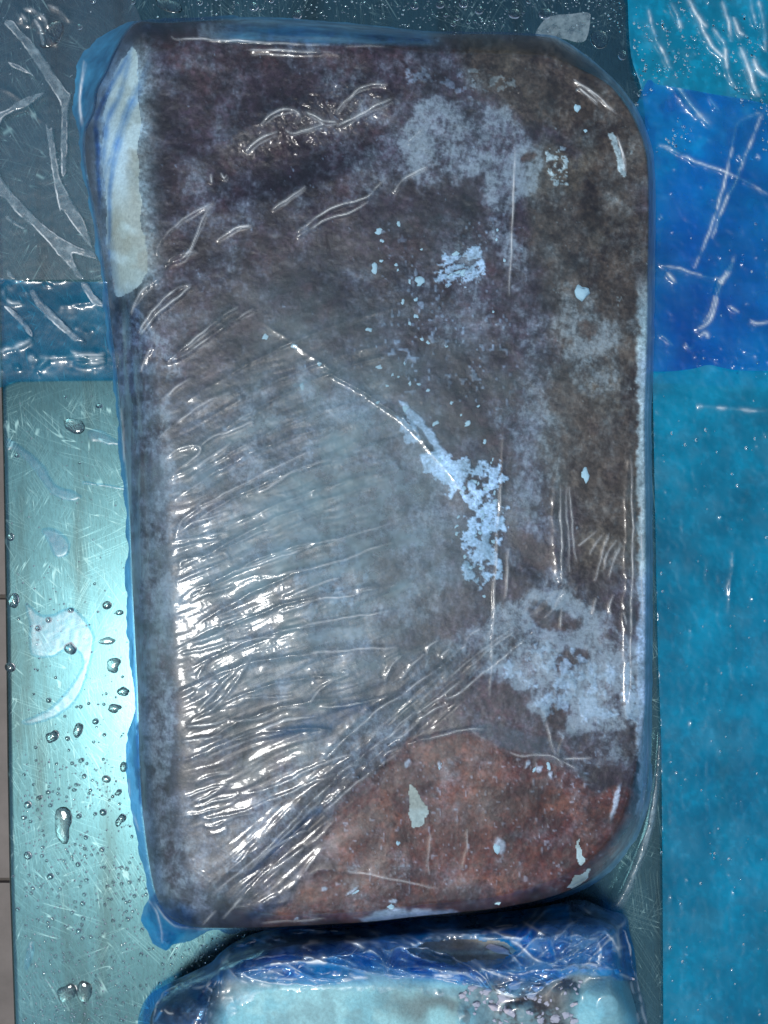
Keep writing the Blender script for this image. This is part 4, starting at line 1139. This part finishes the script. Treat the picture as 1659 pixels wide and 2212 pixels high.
b2 = thing("frozen_fat_block", "second frozen block with pale fat in an opened blue bag at the bottom edge", "frozen meat", 850, 2330)
X, Y = grid(310, 1396, 1976, 2700, 2.8)
S = g2(X, Y); Z = body2(X, Y)
t2 = np.zeros(X.shape + (3,)) + np.array((.085, .062, .056))
t2 = mixc(t2, (.18, .17, .15), sm(.4, .7, fbm(X, Y, 70, 5, 142, .6)))
t2 = mixc(t2, (.045, .03, .028), sm(.55, .75, fbm(X, Y, 50, 5, 143, .6)) * .8)
t2 = mixc(t2, (.26, .29, .28), (1 - sm(2090, 2120, Y)) * .7)
t2 = mixc(t2, (.05, .042, .036), ragged(ell(X, Y, 1130, 2190, 90, 40, 10, .6) * .8, X, Y, 26, 172, 1.0) * .85)
t2 = mixc(t2, (.07, .045, .04), ell(X, Y, 395, 2165, 50, 40, 30, .6, 10, 173) * .8)
t2 = mixc(t2, (.24, .21, .165), ell(X, Y, 990, 2060, 150, 36, 4, .5, 14, 144) * .85)
t2 = mixc(t2, (.34, .38, .36), ell(X, Y, 1180, 2060, 130, 60, 0, .5, 14, 145) * .7)
t2 = mixc(t2, (.30, .33, .30), ell(X, Y, 560, 2090, 130, 30, 12, .5, 14, 146) * .7)
fsl = np.maximum(soft_poly([(500, 2168), (580, 2128), (640, 2118), (760, 2126), (880, 2122), (960, 2116), (1000, 2130), (1016, 2180), (1010, 2260), (960, 2340), (540, 2340), (470, 2240)], X, Y, 8, 16, 147, 50), 0)
flp = soft_poly([(1242, 2190), (1258, 2148), (1290, 2118), (1340, 2112), (1366, 2140), (1376, 2190), (1376, 2260), (1300, 2250), (1250, 2222)], X, Y, 4, 8, 148, 24)
ft2 = np.zeros(t2.shape) + np.array((.19, .47, .53))
ft2 = mixc(ft2, (.27, .55, .58), sm(.4, .7, fbm(X, Y, 60, 4, 149)))
ft2 = mixc(ft2, (.16, .33, .36), sm(.58, .74, fbm(X, Y, 110, 4, 150)) * .7)
ft2 = mixc(ft2, (.09, .10, .095), ell(X, Y, 915, 2165, 95, 34, 6, .9, 26, 151, 50) * .75)
t2 = mixc(t2, ft2, np.clip(blur(np.maximum(fsl, flp), 11) * 1.9, 0, 1))
t2 = mixc(t2, (.20, .34, .36), ragged(ell(X, Y, 1090, 2180, 130, 70, 0, .7) * .55, X, Y, 30, 154, 1.1) * .8)
ft2 = mixc(ft2, (.10, .085, .075), ragged(soft_poly([(1000, 2200), (1016, 2120), (1030, 2260)], X, Y, 20, 10, 155, 30), X, Y, 24, 156, .8) * .6)
c1 = mid(fsl) > .5; c2 = mid(flp) > .5
fr2 = np.clip(.25 + .6 * (fbm(X, Y, 40, 4, 153) - .4), 0, 1)
surface("meat", X, Y, Z, S, FAT, b2, {"tone": t2, "frost": fr2}, cells=~(c1 | c2), skirt=(20, .0005))
surface("fat_slab", X, Y, Z, S, FAT, b2, {"tone": ft2, "frost": fr2 * .3}, cells=c1)
surface("fat_lump", X, Y, Z, S, FAT, b2, {"tone": ft2, "frost": fr2 * .3}, cells=c2 & ~c1, skirt=(20, .0005))

# pinkish frozen crumbs lying in it
bx2, by2, bz2 = b2.location


def drop_on(name, me, parent, cx, cy, rx, ry, h, dg, fn, loc0, sink=.2):
    o = bpy.data.objects.new(name, me)
    col.objects.link(o); o.parent = parent
    z = one(fn, cx, cy)
    x, y, _ = at(cx, cy, z)
    k = (H - z) / F
    o.location = (x - loc0[0], y - loc0[1], z - loc0[2] + h * .5 * (1 - sink))
    o.scale = (rx * k, ry * k, h)
    o.rotation_euler = (rnd.uniform(-.2, .2), rnd.uniform(-.2, .2), math.radians(dg))
    return o


cm = [lump_mesh("frozen_crumb", 50 + s, CRUMB, 2, .6) for s in range(5)]
CR = [(1080, 2050, 8, 30, 78), (1112, 2128, 26, 9, 8), (1160, 2134, 18, 7, 14), (1196, 2098, 14, 6, 20), (1240, 2090, 20, 8, 5), (1280, 2086, 16, 7, -10), (1330, 2098, 18, 6, -20), (1362, 2112, 12, 6, -30), (1150, 2152, 20, 8, 20), (1090, 2156, 22, 9, -15),
      (1070, 2176, 26, 7, -20), (1100, 2186, 20, 6, -15), (1185, 2120, 14, 6, 30), (1212, 2112, 10, 7, 0), (1200, 2200, 16, 10, 20), (1222, 2192, 12, 10, 0), (1168, 2204, 9, 8, 0), (1240, 2204, 10, 8, 0), (1052, 2144, 14, 7, 10), (1030, 2170, 12, 7, 0), (1300, 2092, 9, 6, 0), (1260, 2096, 9, 5, 0), (1238, 2168, 8, 7, 0), (1020, 2136, 10, 6, 0), (1000, 2150, 12, 6, 0)]
for k in range(50):
    CR.append((rnd.uniform(1000, 1260), rnd.uniform(2120, 2212), rnd.uniform(2.5, 6), rnd.uniform(2.5, 5), rnd.uniform(0, 180)))
for k, (cx, cy, rx, ry, dg) in enumerate(CR):
    rx, ry = rx * (.62 if rx > 10 else 1), ry * .9
    drop_on("frozen_crumb", cm[k % 5], b2, cx, cy, rx, ry, min(.003, max(rx, ry) * .0003 * .5), dg, body2, (bx2, by2, bz2), .3)

# the crumpled bag
X, Y = grid(290, 1408, 1938, 2712, 2.6)
S = f2(X, Y); SG = g2(X, Y); bz_ = body2(X, Y)
tt = np.clip(S / (S + np.clip(-SG, 0, None) + 1e-3), 0, 1)
base = np.where(SG > 0, bz_, .003 + .018 * tt)
W = np.zeros(X.shape)
R2 = [([(565, 2018), (640, 2030), (760, 2034), (840, 2040)], 6, .004), ([(650, 2062), (700, 2076), (760, 2090), (830, 2106), (880, 2110)], 4, .0045), ([(650, 2060), (655, 2044), (672, 2036), (700, 2040)], 4, .003),
      ([(690, 2060), (740, 2072), (790, 2092), (800, 2080)], 4, .004), ([(840, 2108), (845, 2060), (860, 2046), (900, 2050), (930, 2044)], 4, .0045), ([(880, 2044), (895, 2064), (940, 2070), (1000, 2082)], 4, .004),
      ([(760, 2034), (800, 2052), (830, 2080), (838, 2106)], 4, .003), ([(545, 2096), (600, 2080), (680, 2078), (740, 2088), (800, 2100), (870, 2108), (960, 2112), (1010, 2124)], 5, .005),
      ([(470, 2150), (476, 2100), (488, 2070), (500, 2056)], 5, .004), ([(400, 2190), (440, 2140), (470, 2100), (480, 2066)], 5, .004), ([(330, 2210), (370, 2160), (430, 2120)], 5, .003), ([(488, 2066), (500, 2100), (530, 2122), (600, 2130)], 4, .003),
      ([(520, 2060), (560, 2052), (620, 2044), (660, 2044)], 6, .004), ([(660, 2078), (720, 2060), (750, 2020)], 5, .0036), ([(560, 2118), (640, 2112), (720, 2116), (800, 2110)], 4, .0028),
      ([(1000, 2098), (1030, 2110), (1050, 2130), (1080, 2146), (1130, 2150), (1170, 2130), (1200, 2108)], 5, .005), ([(860, 2086), (920, 2090), (980, 2096), (1010, 2096)], 5, .005), ([(880, 2104), (940, 2106), (1000, 2110)], 4, .003),
      ([(1010, 2070), (1030, 2084), (1060, 2100), (1100, 2112)], 5, .004), ([(1100, 2030), (1130, 2050), (1160, 2072), (1200, 2084)], 5, .0045), ([(1180, 2010), (1196, 2050), (1204, 2080), (1200, 2100)], 4, .004), ([(1210, 2080), (1250, 2064), (1290, 2040)], 4, .004), ([(1206, 2078), (1230, 2040), (1240, 2010)], 4, .0036),
      ([(1212, 2084), (1260, 2080), (1310, 2090), (1360, 2112)], 5, .0045), ([(1260, 1960), (1300, 2000), (1330, 2040), (1350, 2100)], 5, .004), ([(1310, 1985), (1330, 2010), (1340, 2050)], 4, .0034), ([(1130, 1990), (1160, 2010), (1196, 2020), (1240, 1990)], 5, .004),
      ([(1050, 2000), (1090, 2020), (1130, 2030)], 5, .003), ([(940, 2016), (1000, 2018), (1060, 2012), (1120, 2000)], 4, .003), ([(1160, 2140), (1200, 2120), (1224, 2106), (1240, 2096)], 6, .004), ([(1290, 2030), (1300, 2060), (1290, 2080)], 4, .003), ([(1376, 2100), (1384, 2160), (1396, 2212)], 5, .004), ([(1364, 2120), (1372, 2170), (1380, 2212)], 4, .003)]
for k in range(60):
    x = rnd.uniform(480, 1340); y = rnd.uniform(2000, 2100); l = rnd.uniform(30, 110); a = rnd.uniform(-.25, .5) if x < 1050 else rnd.uniform(-1.2, 1.2)
    R2.append(([(x, y), (x + l * .35, y + l * .35 * a + rnd.uniform(-6, 6)), (x + l * .7, y + l * .7 * a + rnd.uniform(-6, 6)), (x + l, y + l * a)], rnd.uniform(2.4, 4), rnd.uniform(.0018, .0045)))
for k in range(46):
    x = rnd.uniform(480, 1340); y = rnd.uniform(2005, 2115); l = rnd.uniform(10, 40); a = rnd.uniform(-.6, .6)
    R2.append(([(x, y), (x + l * .5, y + l * .5 * a), (x + l, y + l * a + rnd.uniform(-4, 4))], rnd.uniform(2.6, 4), rnd.uniform(.0010, .0026)))
for k in range(9):
    x = rnd.uniform(420, 980); y = rnd.uniform(2120, 2212); l = rnd.uniform(10, 36); a = -rnd.uniform(.2, .6)
    R2.append(([(x, y), (x + l * .5, y + l * .5 * a), (x + l, y + l * a)], 3, rnd.uniform(.0006, .0014)))
bag_glints = np.zeros(X.shape)
for k, (pt, w, h) in enumerate(R2):
    add_ridge(bag_glints, X, Y, pt, 1.6, .7 if k < 34 else .22, k, sharp=.9)  # white crest lines paint the highlights on the bag's folds
    add_ridge(W, X, Y, pt, w, h, k)
up = 1 - sm(2100, 2135, Y)
fold = np.clip((W - .0016) / .0040, 0, 1)
hole2 = soft_poly([(530, 2158), (600, 2138), (760, 2142), (900, 2142), (990, 2156), (1000, 2360), (480, 2360), (490, 2200)], X, Y, 2, 10, 174, 30)
hole = soft_poly([(872, 2052), (930, 2034), (1010, 2028), (1090, 2036), (1116, 2052), (1096, 2068), (1030, 2074), (980, 2084), (930, 2078)], X, Y, 1.5, 4, 163, 20)
openp = soft_poly([(1010, 2150), (1060, 2134), (1160, 2156), (1200, 2124), (1260, 2104), (1352, 2116), (1372, 2160), (1376, 2300), (1020, 2300)], X, Y, 1.5, 5, 164, 20)
def crumple(X, Y, seed, n=6, l0=34, l1=95):
    r = random.Random(seed)
    v = 0
    for k in range(n):
        th = r.uniform(0, 3.1416); lam = r.uniform(l0, l1)
        p = (X * math.cos(th) + Y * math.sin(th) + 26 * (fbm(X, Y, 110, 2, 300 + seed + k) - .5)) / lam + r.random()
        v = v + np.abs((p % 1) - .5) * 2 * lam / l1
    return v / n


W += up * .0075 * crumple(X, Y, 3)
W = W * (1 - .7 * openp)
up = up * (1 - openp)
W += (up * .0022 + .0003) * np.abs(fbm(X, Y, 46, 4, 160, .55) - .5) * 2
W += .0003 * up * fbm(X, Y, 10, 2, 161)
ZF = np.maximum(blur(base, 4), np.where(SG > 0, bz_, 0)) + .0018 + W * np.clip(S / 8, .1, 1)
nb = fbm(X, Y, 70, 4, 162, .6); 
bl = .06 + up * (.42 + .55 * sm(.35, .7, nb))
bl = np.where((X > 1230) & (X < 1345) & (Y < 2095), np.minimum(bl, .35 + .3 * nb), bl)
bl = np.maximum(bl, .85 * (1 - sm(10, 60, S)) * (1 - sm(1000, 1200, X)))
bl = np.maximum(bl, .45 * (1 - sm(0, 14, S)))
bl = np.maximum(bl, .5 * (1 - sm(360, 520, X)))
bl = bl
for pt in ([(470, 2150), (476, 2100), (488, 2070)], [(400, 2190), (440, 2140), (470, 2100)], [(1130, 2150), (1170, 2130), (1200, 2108), (1260, 2096), (1340, 2106)], [(1200, 2090), (1190, 2050), (1180, 2010)], [(1206, 2078), (1250, 2064), (1290, 2040)], [(1100, 2030), (1150, 2060), (1200, 2084)], [(880, 2106), (940, 2108), (1010, 2116)], [(1000, 2098), (1030, 2110), (1050, 2130)]):
    T = np.zeros(X.shape)
    add_ridge(T, X, Y, pt, 7, 1.0, 5, sharp=1.0, wob=1.0)
    bl = np.maximum(bl, np.clip(T, 0, 1) * .95)
bl = bl * (1 - .5 * fold ** 2)
surface("blue_bag", X, Y, ZF, S, BAG, b2, {"blue": np.clip(bl, 0, 1), "milk": np.clip(.01 + up * (.42 + .45 * sm(.35, .7, fbm(X, Y, 60, 4, 165))) + .25 * fold * up, 0, 1), "crease": np.clip(bag_glints * sm(.4, .7, fbm(X, Y, 40, 3, 182)), 0, .8)}, cells=(mid(hole) < .5) & (mid(hole2) < .5))

# loose folds of the bag lying over each other
zbag = Field(290, 1408, 1938, 2712, 8, lambda A, B: np.maximum(np.where(g2(A, B) > 0, body2(A, B), 0), .003 + .018 * np.clip(f2(A, B) / (f2(A, B) + np.clip(-g2(A, B), 0, None) + 1e-3), 0, 1)))
FLAPS = [[(470, 2074), (520, 2040), (600, 2018), (700, 2010), (780, 2022), (762, 2062), (690, 2072), (640, 2084), (560, 2096), (500, 2104)],
         [(640, 2056), (700, 2034), (800, 2028), (870, 2040), (900, 2066), (960, 2080), (1016, 2102), (1046, 2132), (1010, 2130), (930, 2114), (840, 2112), (760, 2094), (690, 2078)],
         [(830, 2110), (842, 2058), (880, 2044), (940, 2052), (1000, 2076), (1040, 2104), (1062, 2140), (1000, 2124), (900, 2112)],
         [(1010, 2012), (1080, 1996), (1160, 1992), (1230, 1972), (1290, 1984), (1320, 2010), (1250, 2040), (1200, 2080), (1150, 2060), (1090, 2034)],
         [(1190, 2086), (1250, 2056), (1320, 2014), (1350, 2010), (1366, 2070), (1372, 2112), (1320, 2094), (1260, 2088)],
         [(1046, 2090), (1110, 2100), (1180, 2092), (1226, 2086), (1240, 2098), (1190, 2124), (1150, 2150), (1100, 2152), (1066, 2132)],
         [(330, 2200), (352, 2142), (420, 2108), (474, 2076), (492, 2090), (470, 2120), (452, 2170), (440, 2230), (340, 2240)],
         [(520, 2076), (610, 2060), (680, 2070), (640, 2098), (700, 2112), (780, 2112), (700, 2130), (580, 2124), (530, 2110)]]
for k, poly in enumerate(FLAPS):
    ff = sdf_field(poly, 20, 4, 3)
    P = np.array(poly)
    X, Y = grid(P[:, 0].min() - 6, P[:, 0].max() + 6, P[:, 1].min() - 6, P[:, 1].max() + 6, 2.2)
    S = ff(X, Y) + (fbm(X, Y, 22, 2, 200 + k) - .5) * 5
    cr = crumple(X, Y, 20 + k, 5, 26, 80)
    Z = zbag(X, Y) + .0062 + .0009 * (k % 3) + .0085 * (cr - .4) + .0020 * np.exp(-((S - 2.5) / 2.0) ** 2)
    for q in range(5):
        a = P[rnd.randrange(len(P))]; b = P[rnd.randrange(len(P))]
        if np.hypot(*(a - b)) > 40:
            m_ = (a + b) / 2 + np.array((rnd.uniform(-8, 8), rnd.uniform(-6, 6)))
            add_ridge(Z, X, Y, [tuple(a), tuple(m_), tuple(b)], 2.8, .0030, q)
    rim = np.exp(-((S - 2) / 2.0) ** 2)
    lines = rim * .5 * sm(.45, .7, fbm(X, Y, 40, 3, 230 + k))  # painted glints: white along the flap's edge, plus a few streaks
    for q in range(4):
        x_ = rnd.uniform(P[:, 0].min(), P[:, 0].max()); y_ = rnd.uniform(P[:, 1].min(), P[:, 1].max()); l_ = rnd.uniform(14, 60); a_ = rnd.uniform(-.7, .7)
        add_ridge(lines, X, Y, [(x_, y_), (x_ + l_ * .5, y_ + l_ * .5 * a_ + 3), (x_ + l_, y_ + l_ * a_)], 1.2, .4, q, sharp=.9)
    surface("bag_fold", X, Y, Z, S, BAG, b2, {"blue": np.clip(.42 + .5 * (fbm(X, Y, 50, 3, 210 + k) - .4) - .2 * rim, 0, 1), "milk": np.clip(.05 + .35 * sm(.5, .8, fbm(X, Y, 44, 4, 220 + k)) + .25 * rim, 0, 1), "crease": np.clip(lines, 0, .8)})

# ------------------------------------------------------------------ water on the table
def drop_mesh(name, seed, nseg=18, rings=5, irr=.12, pts=None):
    r = random.Random(seed)
    ph = [(r.uniform(0, 6.28), r.uniform(.3, 1) * irr / (k + 1)) for k in range(4)]
    V = []; q = []; t = []
    for i in range(rings):
        a = i / rings
        rr = math.sin((1 - a) * math.pi / 2) if i else 1.0
        zz = a if i else 0.0
        rr = math.cos(a * math.pi / 2); zz = math.sin(a * math.pi / 2)
        for j in range(nseg):
            th = 2 * math.pi * j / nseg
            k = 1 + sum(h * math.cos((n + 2) * th + p) for n, (p, h) in enumerate(ph)) * (1 - a * .6)
            V.append((rr * k * math.cos(th), rr * k * math.sin(th), zz))
    V.append((0, 0, 1.0)); V.append((0, 0, 0.0))
    for i in range(rings - 1):
        for j in range(nseg):
            q.append((i * nseg + j, i * nseg + (j + 1) % nseg, (i + 1) * nseg + (j + 1) % nseg, (i + 1) * nseg + j))
    b = (rings - 1) * nseg
    for j in range(nseg):
        t.append((b + j, b + (j + 1) % nseg, len(V) - 2))
        t.append(((j + 1) % nseg, j, len(V) - 1))
    return V, q, t


dm = []
for s in range(8):
    V, q, t = drop_mesh("water_drop", s, irr=.05 if s < 4 else .22)
    o = mesh_from("water_drop", V, q, WATER, None, None, True, t)
    dm.append(o.data)
    bpy.data.objects.remove(o)
for me in dm:
    me.name = "water_drop"

drops = []       # (px, py, rx, ry, deg, mesh, label or None)
z5 = lambda x, y, r, r2=None, dg=0, m=None, lab=None: drops.append((.2315 * x, 1646 + .2315 * y, .2315 * r, .2315 * (r2 or r), dg, m, lab))
z4 = lambda x, y, r, r2=None, dg=0, m=None, lab=None: drops.append((.1984 * x, 1262 + .1984 * y, .1984 * r, .1984 * (r2 or r), dg, m, lab))
zt = lambda x, y, r, r2=None, dg=0, m=None, lab=None: drops.append((829.4 + .5 * x, .5 * y, .5 * r, .5 * (r2 or r), dg, m, lab))
zl = lambda x, y, r, r2=None, dg=0, m=None, lab=None: drops.append((.5 * x, .5 * y, .5 * r, .5 * (r2 or r), dg, m, lab))
for a in ((260, 400, 36), (365, 335, 34, 22, 30), (450, 283, 22), (540, 295, 14), (470, 405, 20), (222, 520, 27, 20), (285, 555, 16), (350, 445, 14), (737, 505, 25), (962, 470, 33), (887, 485, 18), (992, 160, 42, 34, -10), (785, 133, 20, 24), (710, 213, 17), (692, 262, 21, 17), (260, 873, 38), (393, 875, 18), (728, 957, 23), (470, 1068, 30), (800, 705, 20), (950, 818, 24), (790, 808, 18), (790, 877, 17, 12, 30), (435, 922, 14), (595, 922, 14), (670, 900, 14, 36), (805, 1100, 20, 15), (1183, 997, 18), (1003, 1162, 18), (1208, 1125, 20), (1055, 1122, 16), (305, 1180, 20), (787, 1237, 18), (772, 1320, 22), (165, 1375, 20), (350, 1475, 18), (675, 1405, 18), (775, 1460, 20), (1192, 1467, 22), (1055, 1480, 18), (735, 1577, 26), (610, 1538, 16), (1255, 1250, 18), (1235, 1398, 15), (770, 1645, 20), (848, 1632, 18), (120, 1070, 14)):
    z5(*a)
z5(1105, 285, 34, 28, 20, 6); z5(1125, 540, 40, 60, -30, 5)
z4(150, 180, 62, 78, 20, 6, "large kite-shaped water drop on the left rim of the steel table")
z4(765, 700, 68, 66, 0, 4, "wide pale blue water drop in the middle of the cloudy film patch")
z4(110, 905, 58, 54, 0, 1, "big round water drop sitting on the left edge of the table")
z4(1235, 880, 82, 74, 10, 5, "broad flat water drop touching the left side of the large block")
z4(850, 1590, 52, 80, -25, 7, "pointed water drop, right one of a pair below the cloudy film patch")
z4(570, 1660, 62, 76, -20, 6, "pointed water drop, left one of a pair below the cloudy film patch")
z4(1165, 620, 88, 40, 8, 4, "half-moon water drop with a bright rim beside the large block")
for a in ((770, 285, 34, 30), (530, 390, 34), (1165, 230, 48), (530, 1265, 28), (605, 1018, 17), (878, 1335, 20), (965, 1300, 18), (1130, 1308, 17), (1040, 1495, 35), (735, 1680, 27), (1135, 1640, 20), (1018, 1718, 17), (1050, 1555, 12), (388, 1778, 18), (885, 1918, 33, 25, 25), (785, 1950, 20), (1320, 1655, 10, 18, -30), (705, 1440, 16), (1345, 1990, 40, 60), (415, 480, 36), (1300, 310, 44, 30)):
    z4(*a)
zt(930, 170, 38, 42, 0, 1, "largest round clear water drop off the top right corner of the block")
for a in ((697, 60, 28, 25), (563, 60, 27, 22), (412, 45, 18), (343, 15, 20), (243, 20, 18), (132, 25, 18), (300, 103, 12), (315, 78, 12), (267, 65, 10), (365, 95, 10), (480, 95, 9), (625, 5, 12), (1030, 240, 18, 22)):
    zt(*a)
zl(730, 25, 62, 24, -14, 7, "long irregular water drop above the top left edge of the block")
for a in ((573, 8, 12), (862, 10, 14), (1097, 30, 20), (1170, 0, 14), (1285, 65, 20), (343, 117, 14, 12), (402, 5, 12)):
    zl(*a)
drops.append((161, 920, 24, 15, -12, 7, "heart-shaped water drop on bare steel left of the block"))
drops.append((113, 75, 30, 22, 40, 6, "flat ragged puddle of water at the top left of the table"))
drops.append((136, 1780, 20, 36, 6, 5, "tall bell-shaped puddle of water low on the left of the steel"))
drops.append((145, 2145, 18, 22, -20, 6, "left of two ragged puddles near the lower left corner"))
drops.append((182, 2142, 18, 22, -20, 7, "right of two ragged puddles near the lower left corner"))
drops.append((266, 1494, 13, 10, 10, 4, "upper of two flat water drops in the white glare beside the block"))
drops.append((247, 1530, 15, 9, -8, 5, "lower of two flat water drops in the white glare beside the block"))
drops += [(214, 877, 7, 6, 0, None, None), (140, 857, 4, 3, 0, None, None), (37, 984, 5, 5, 0, None, None), (23, 1160, 7, 9, 0, None, None), (172, 1000, 3, 3, 0, None, None)]
NAMED = len(drops)


def free(x, y, pad=2):
    if x < float(table_edge(y)) + 24:
        return False
    X_, Y_ = np.array([[x]]), np.array([[y]])
    if fB(X_, Y_)[0, 0] > -pad or f2(X_, Y_)[0, 0] > -pad:
        return False
    return True


small = []
tries = 0
occupied = [(d[0], d[1], max(d[2], d[3])) for d in drops]


def clash(x, y, r):
    return any((x - a) ** 2 + (y - b) ** 2 < (r + c + .6) ** 2 for a, b, c in occupied)


def scatter(n, x0, x1, y0, y1, r0, r1, power=2.2):
    k = 0
    t = 0
    while k < n and t < n * 12:
        t += 1
        x, y = rnd.uniform(x0, x1), rnd.uniform(y0, y1)
        r = r0 + (r1 - r0) * rnd.random() ** power
        if not free(x, y, r + 1) or clash(x, y, r):
            continue
        occupied.append((x, y, r))
        small.append((x, y, r * rnd.uniform(.85, 1.15), r * rnd.uniform(.85, 1.15), rnd.uniform(0, 180), None, None))
        k += 1


scatter(560, 50, 660, 1850, 2212, 1.0, 4.0)
scatter(200, 45, 330, 1640, 1850, 1.0, 3.6)
scatter(110, 30, 290, 1250, 1640, .9, 3.0)
scatter(70, 20, 270, 850, 1250, .8, 2.2)
scatter(230, 860, 1345, -6, 78, .9, 3.4)
scatter(130, 330, 860, -6, 42, .9, 3.2)
scatter(60, 0, 200, 20, 600, .8, 2.0)
small.sort(key=lambda d: -d[2] * d[3])
single = drops + small[:300 - len(drops)]
rest = small[300 - len(drops):]
GRP = "water drops on the steel table"
for k, (px, py, rx, ry, dg, mi, lab) in enumerate(single):
    me = dm[mi if mi is not None else (k % 4)]
    o = bpy.data.objects.new("water_drop", me)
    col.objects.link(o)
    x, y, _ = at(px, py, .0003)
    kk = H / F
    flat = .5 if max(rx, ry) < 8 else (.34 if max(rx, ry) < 16 else .18)
    o.location = (x, y, .0003)
    o.scale = (rx * kk, ry * kk, min(rx, ry) * kk * flat)
    o.rotation_euler = (0, 0, math.radians(dg))
    if lab is None:
        big = max(rx, ry) > 5.2
        if py < 150:
            lab = ("round water drop" if big else "tiny round water drop") + " on the steel along the top edge of the block"
        elif py < 1250:
            lab = ("round water drop" if big else "tiny water drop") + " on the scratched steel left of the block's upper half"
        elif py < 1640:
            lab = ("round water drop" if big else "tiny water drop") + " on the bright steel around the cloudy film patch"
        else:
            lab = ("plump round water drop" if big else "tiny round water drop") + " on the lower left steel among many others"
    tag(o, lab, "water drop", GRP)
V = []; Q = []; T = []
bv, bq, bt = drop_mesh("w", 3, 8, 2, .05)
for (px, py, rx, ry, dg, mi, lab) in rest:
    n = len(V)
    kk = H / F
    x, y, _ = at(px, py, .0003)
    for (a, b, c) in bv:
        V.append((x + a * rx * kk, y + b * ry * kk, .0003 + c * rx * kk * .62))
    Q += [tuple(i + n for i in q) for q in bq]
    T += [tuple(i + n for i in t) for t in bt]
wd = mesh_from("water_droplets", V, Q, WATER, None, None, True, T)
wd['kind'] = 'stuff'

# water beads and air bubbles on the blue sheets
V = []; Q = []; T = []
for k in range(1150):
    if k < 950:
        px, py = rnd.uniform(1368, 1690), rnd.uniform(-20, 330)
        if fbm(np.array([[px]]), np.array([[py]]), 70, 3, 170)[0, 0] < .42:
            continue
        zz = .0036 if py < 186 else .0062
    elif k < 1250:
        px, py = rnd.uniform(1425, 1690), rnd.uniform(330, 2220)
        zz = .0060 if py < 800 else .0033
    else:
        px, py = rnd.uniform(-10, 225), rnd.uniform(615, 820)
        zz = .0020
    r_ = 1.0 + 2.8 * rnd.random() ** 2.5
    n = len(V)
    x, y, _ = at(px, py, zz)
    el = rnd.uniform(.7, 1.5)
    for (a, b, c) in bv:
        V.append((x + a * r_ * kk, y + b * r_ * el * kk, zz + c * r_ * kk * .6))
    Q += [tuple(i + n for i in q) for q in bq]
    T += [tuple(i + n for i in t) for t in bt]
wb = mesh_from("water_beads", V, Q, WATER, None, None, True, T)
wb['kind'] = 'stuff'
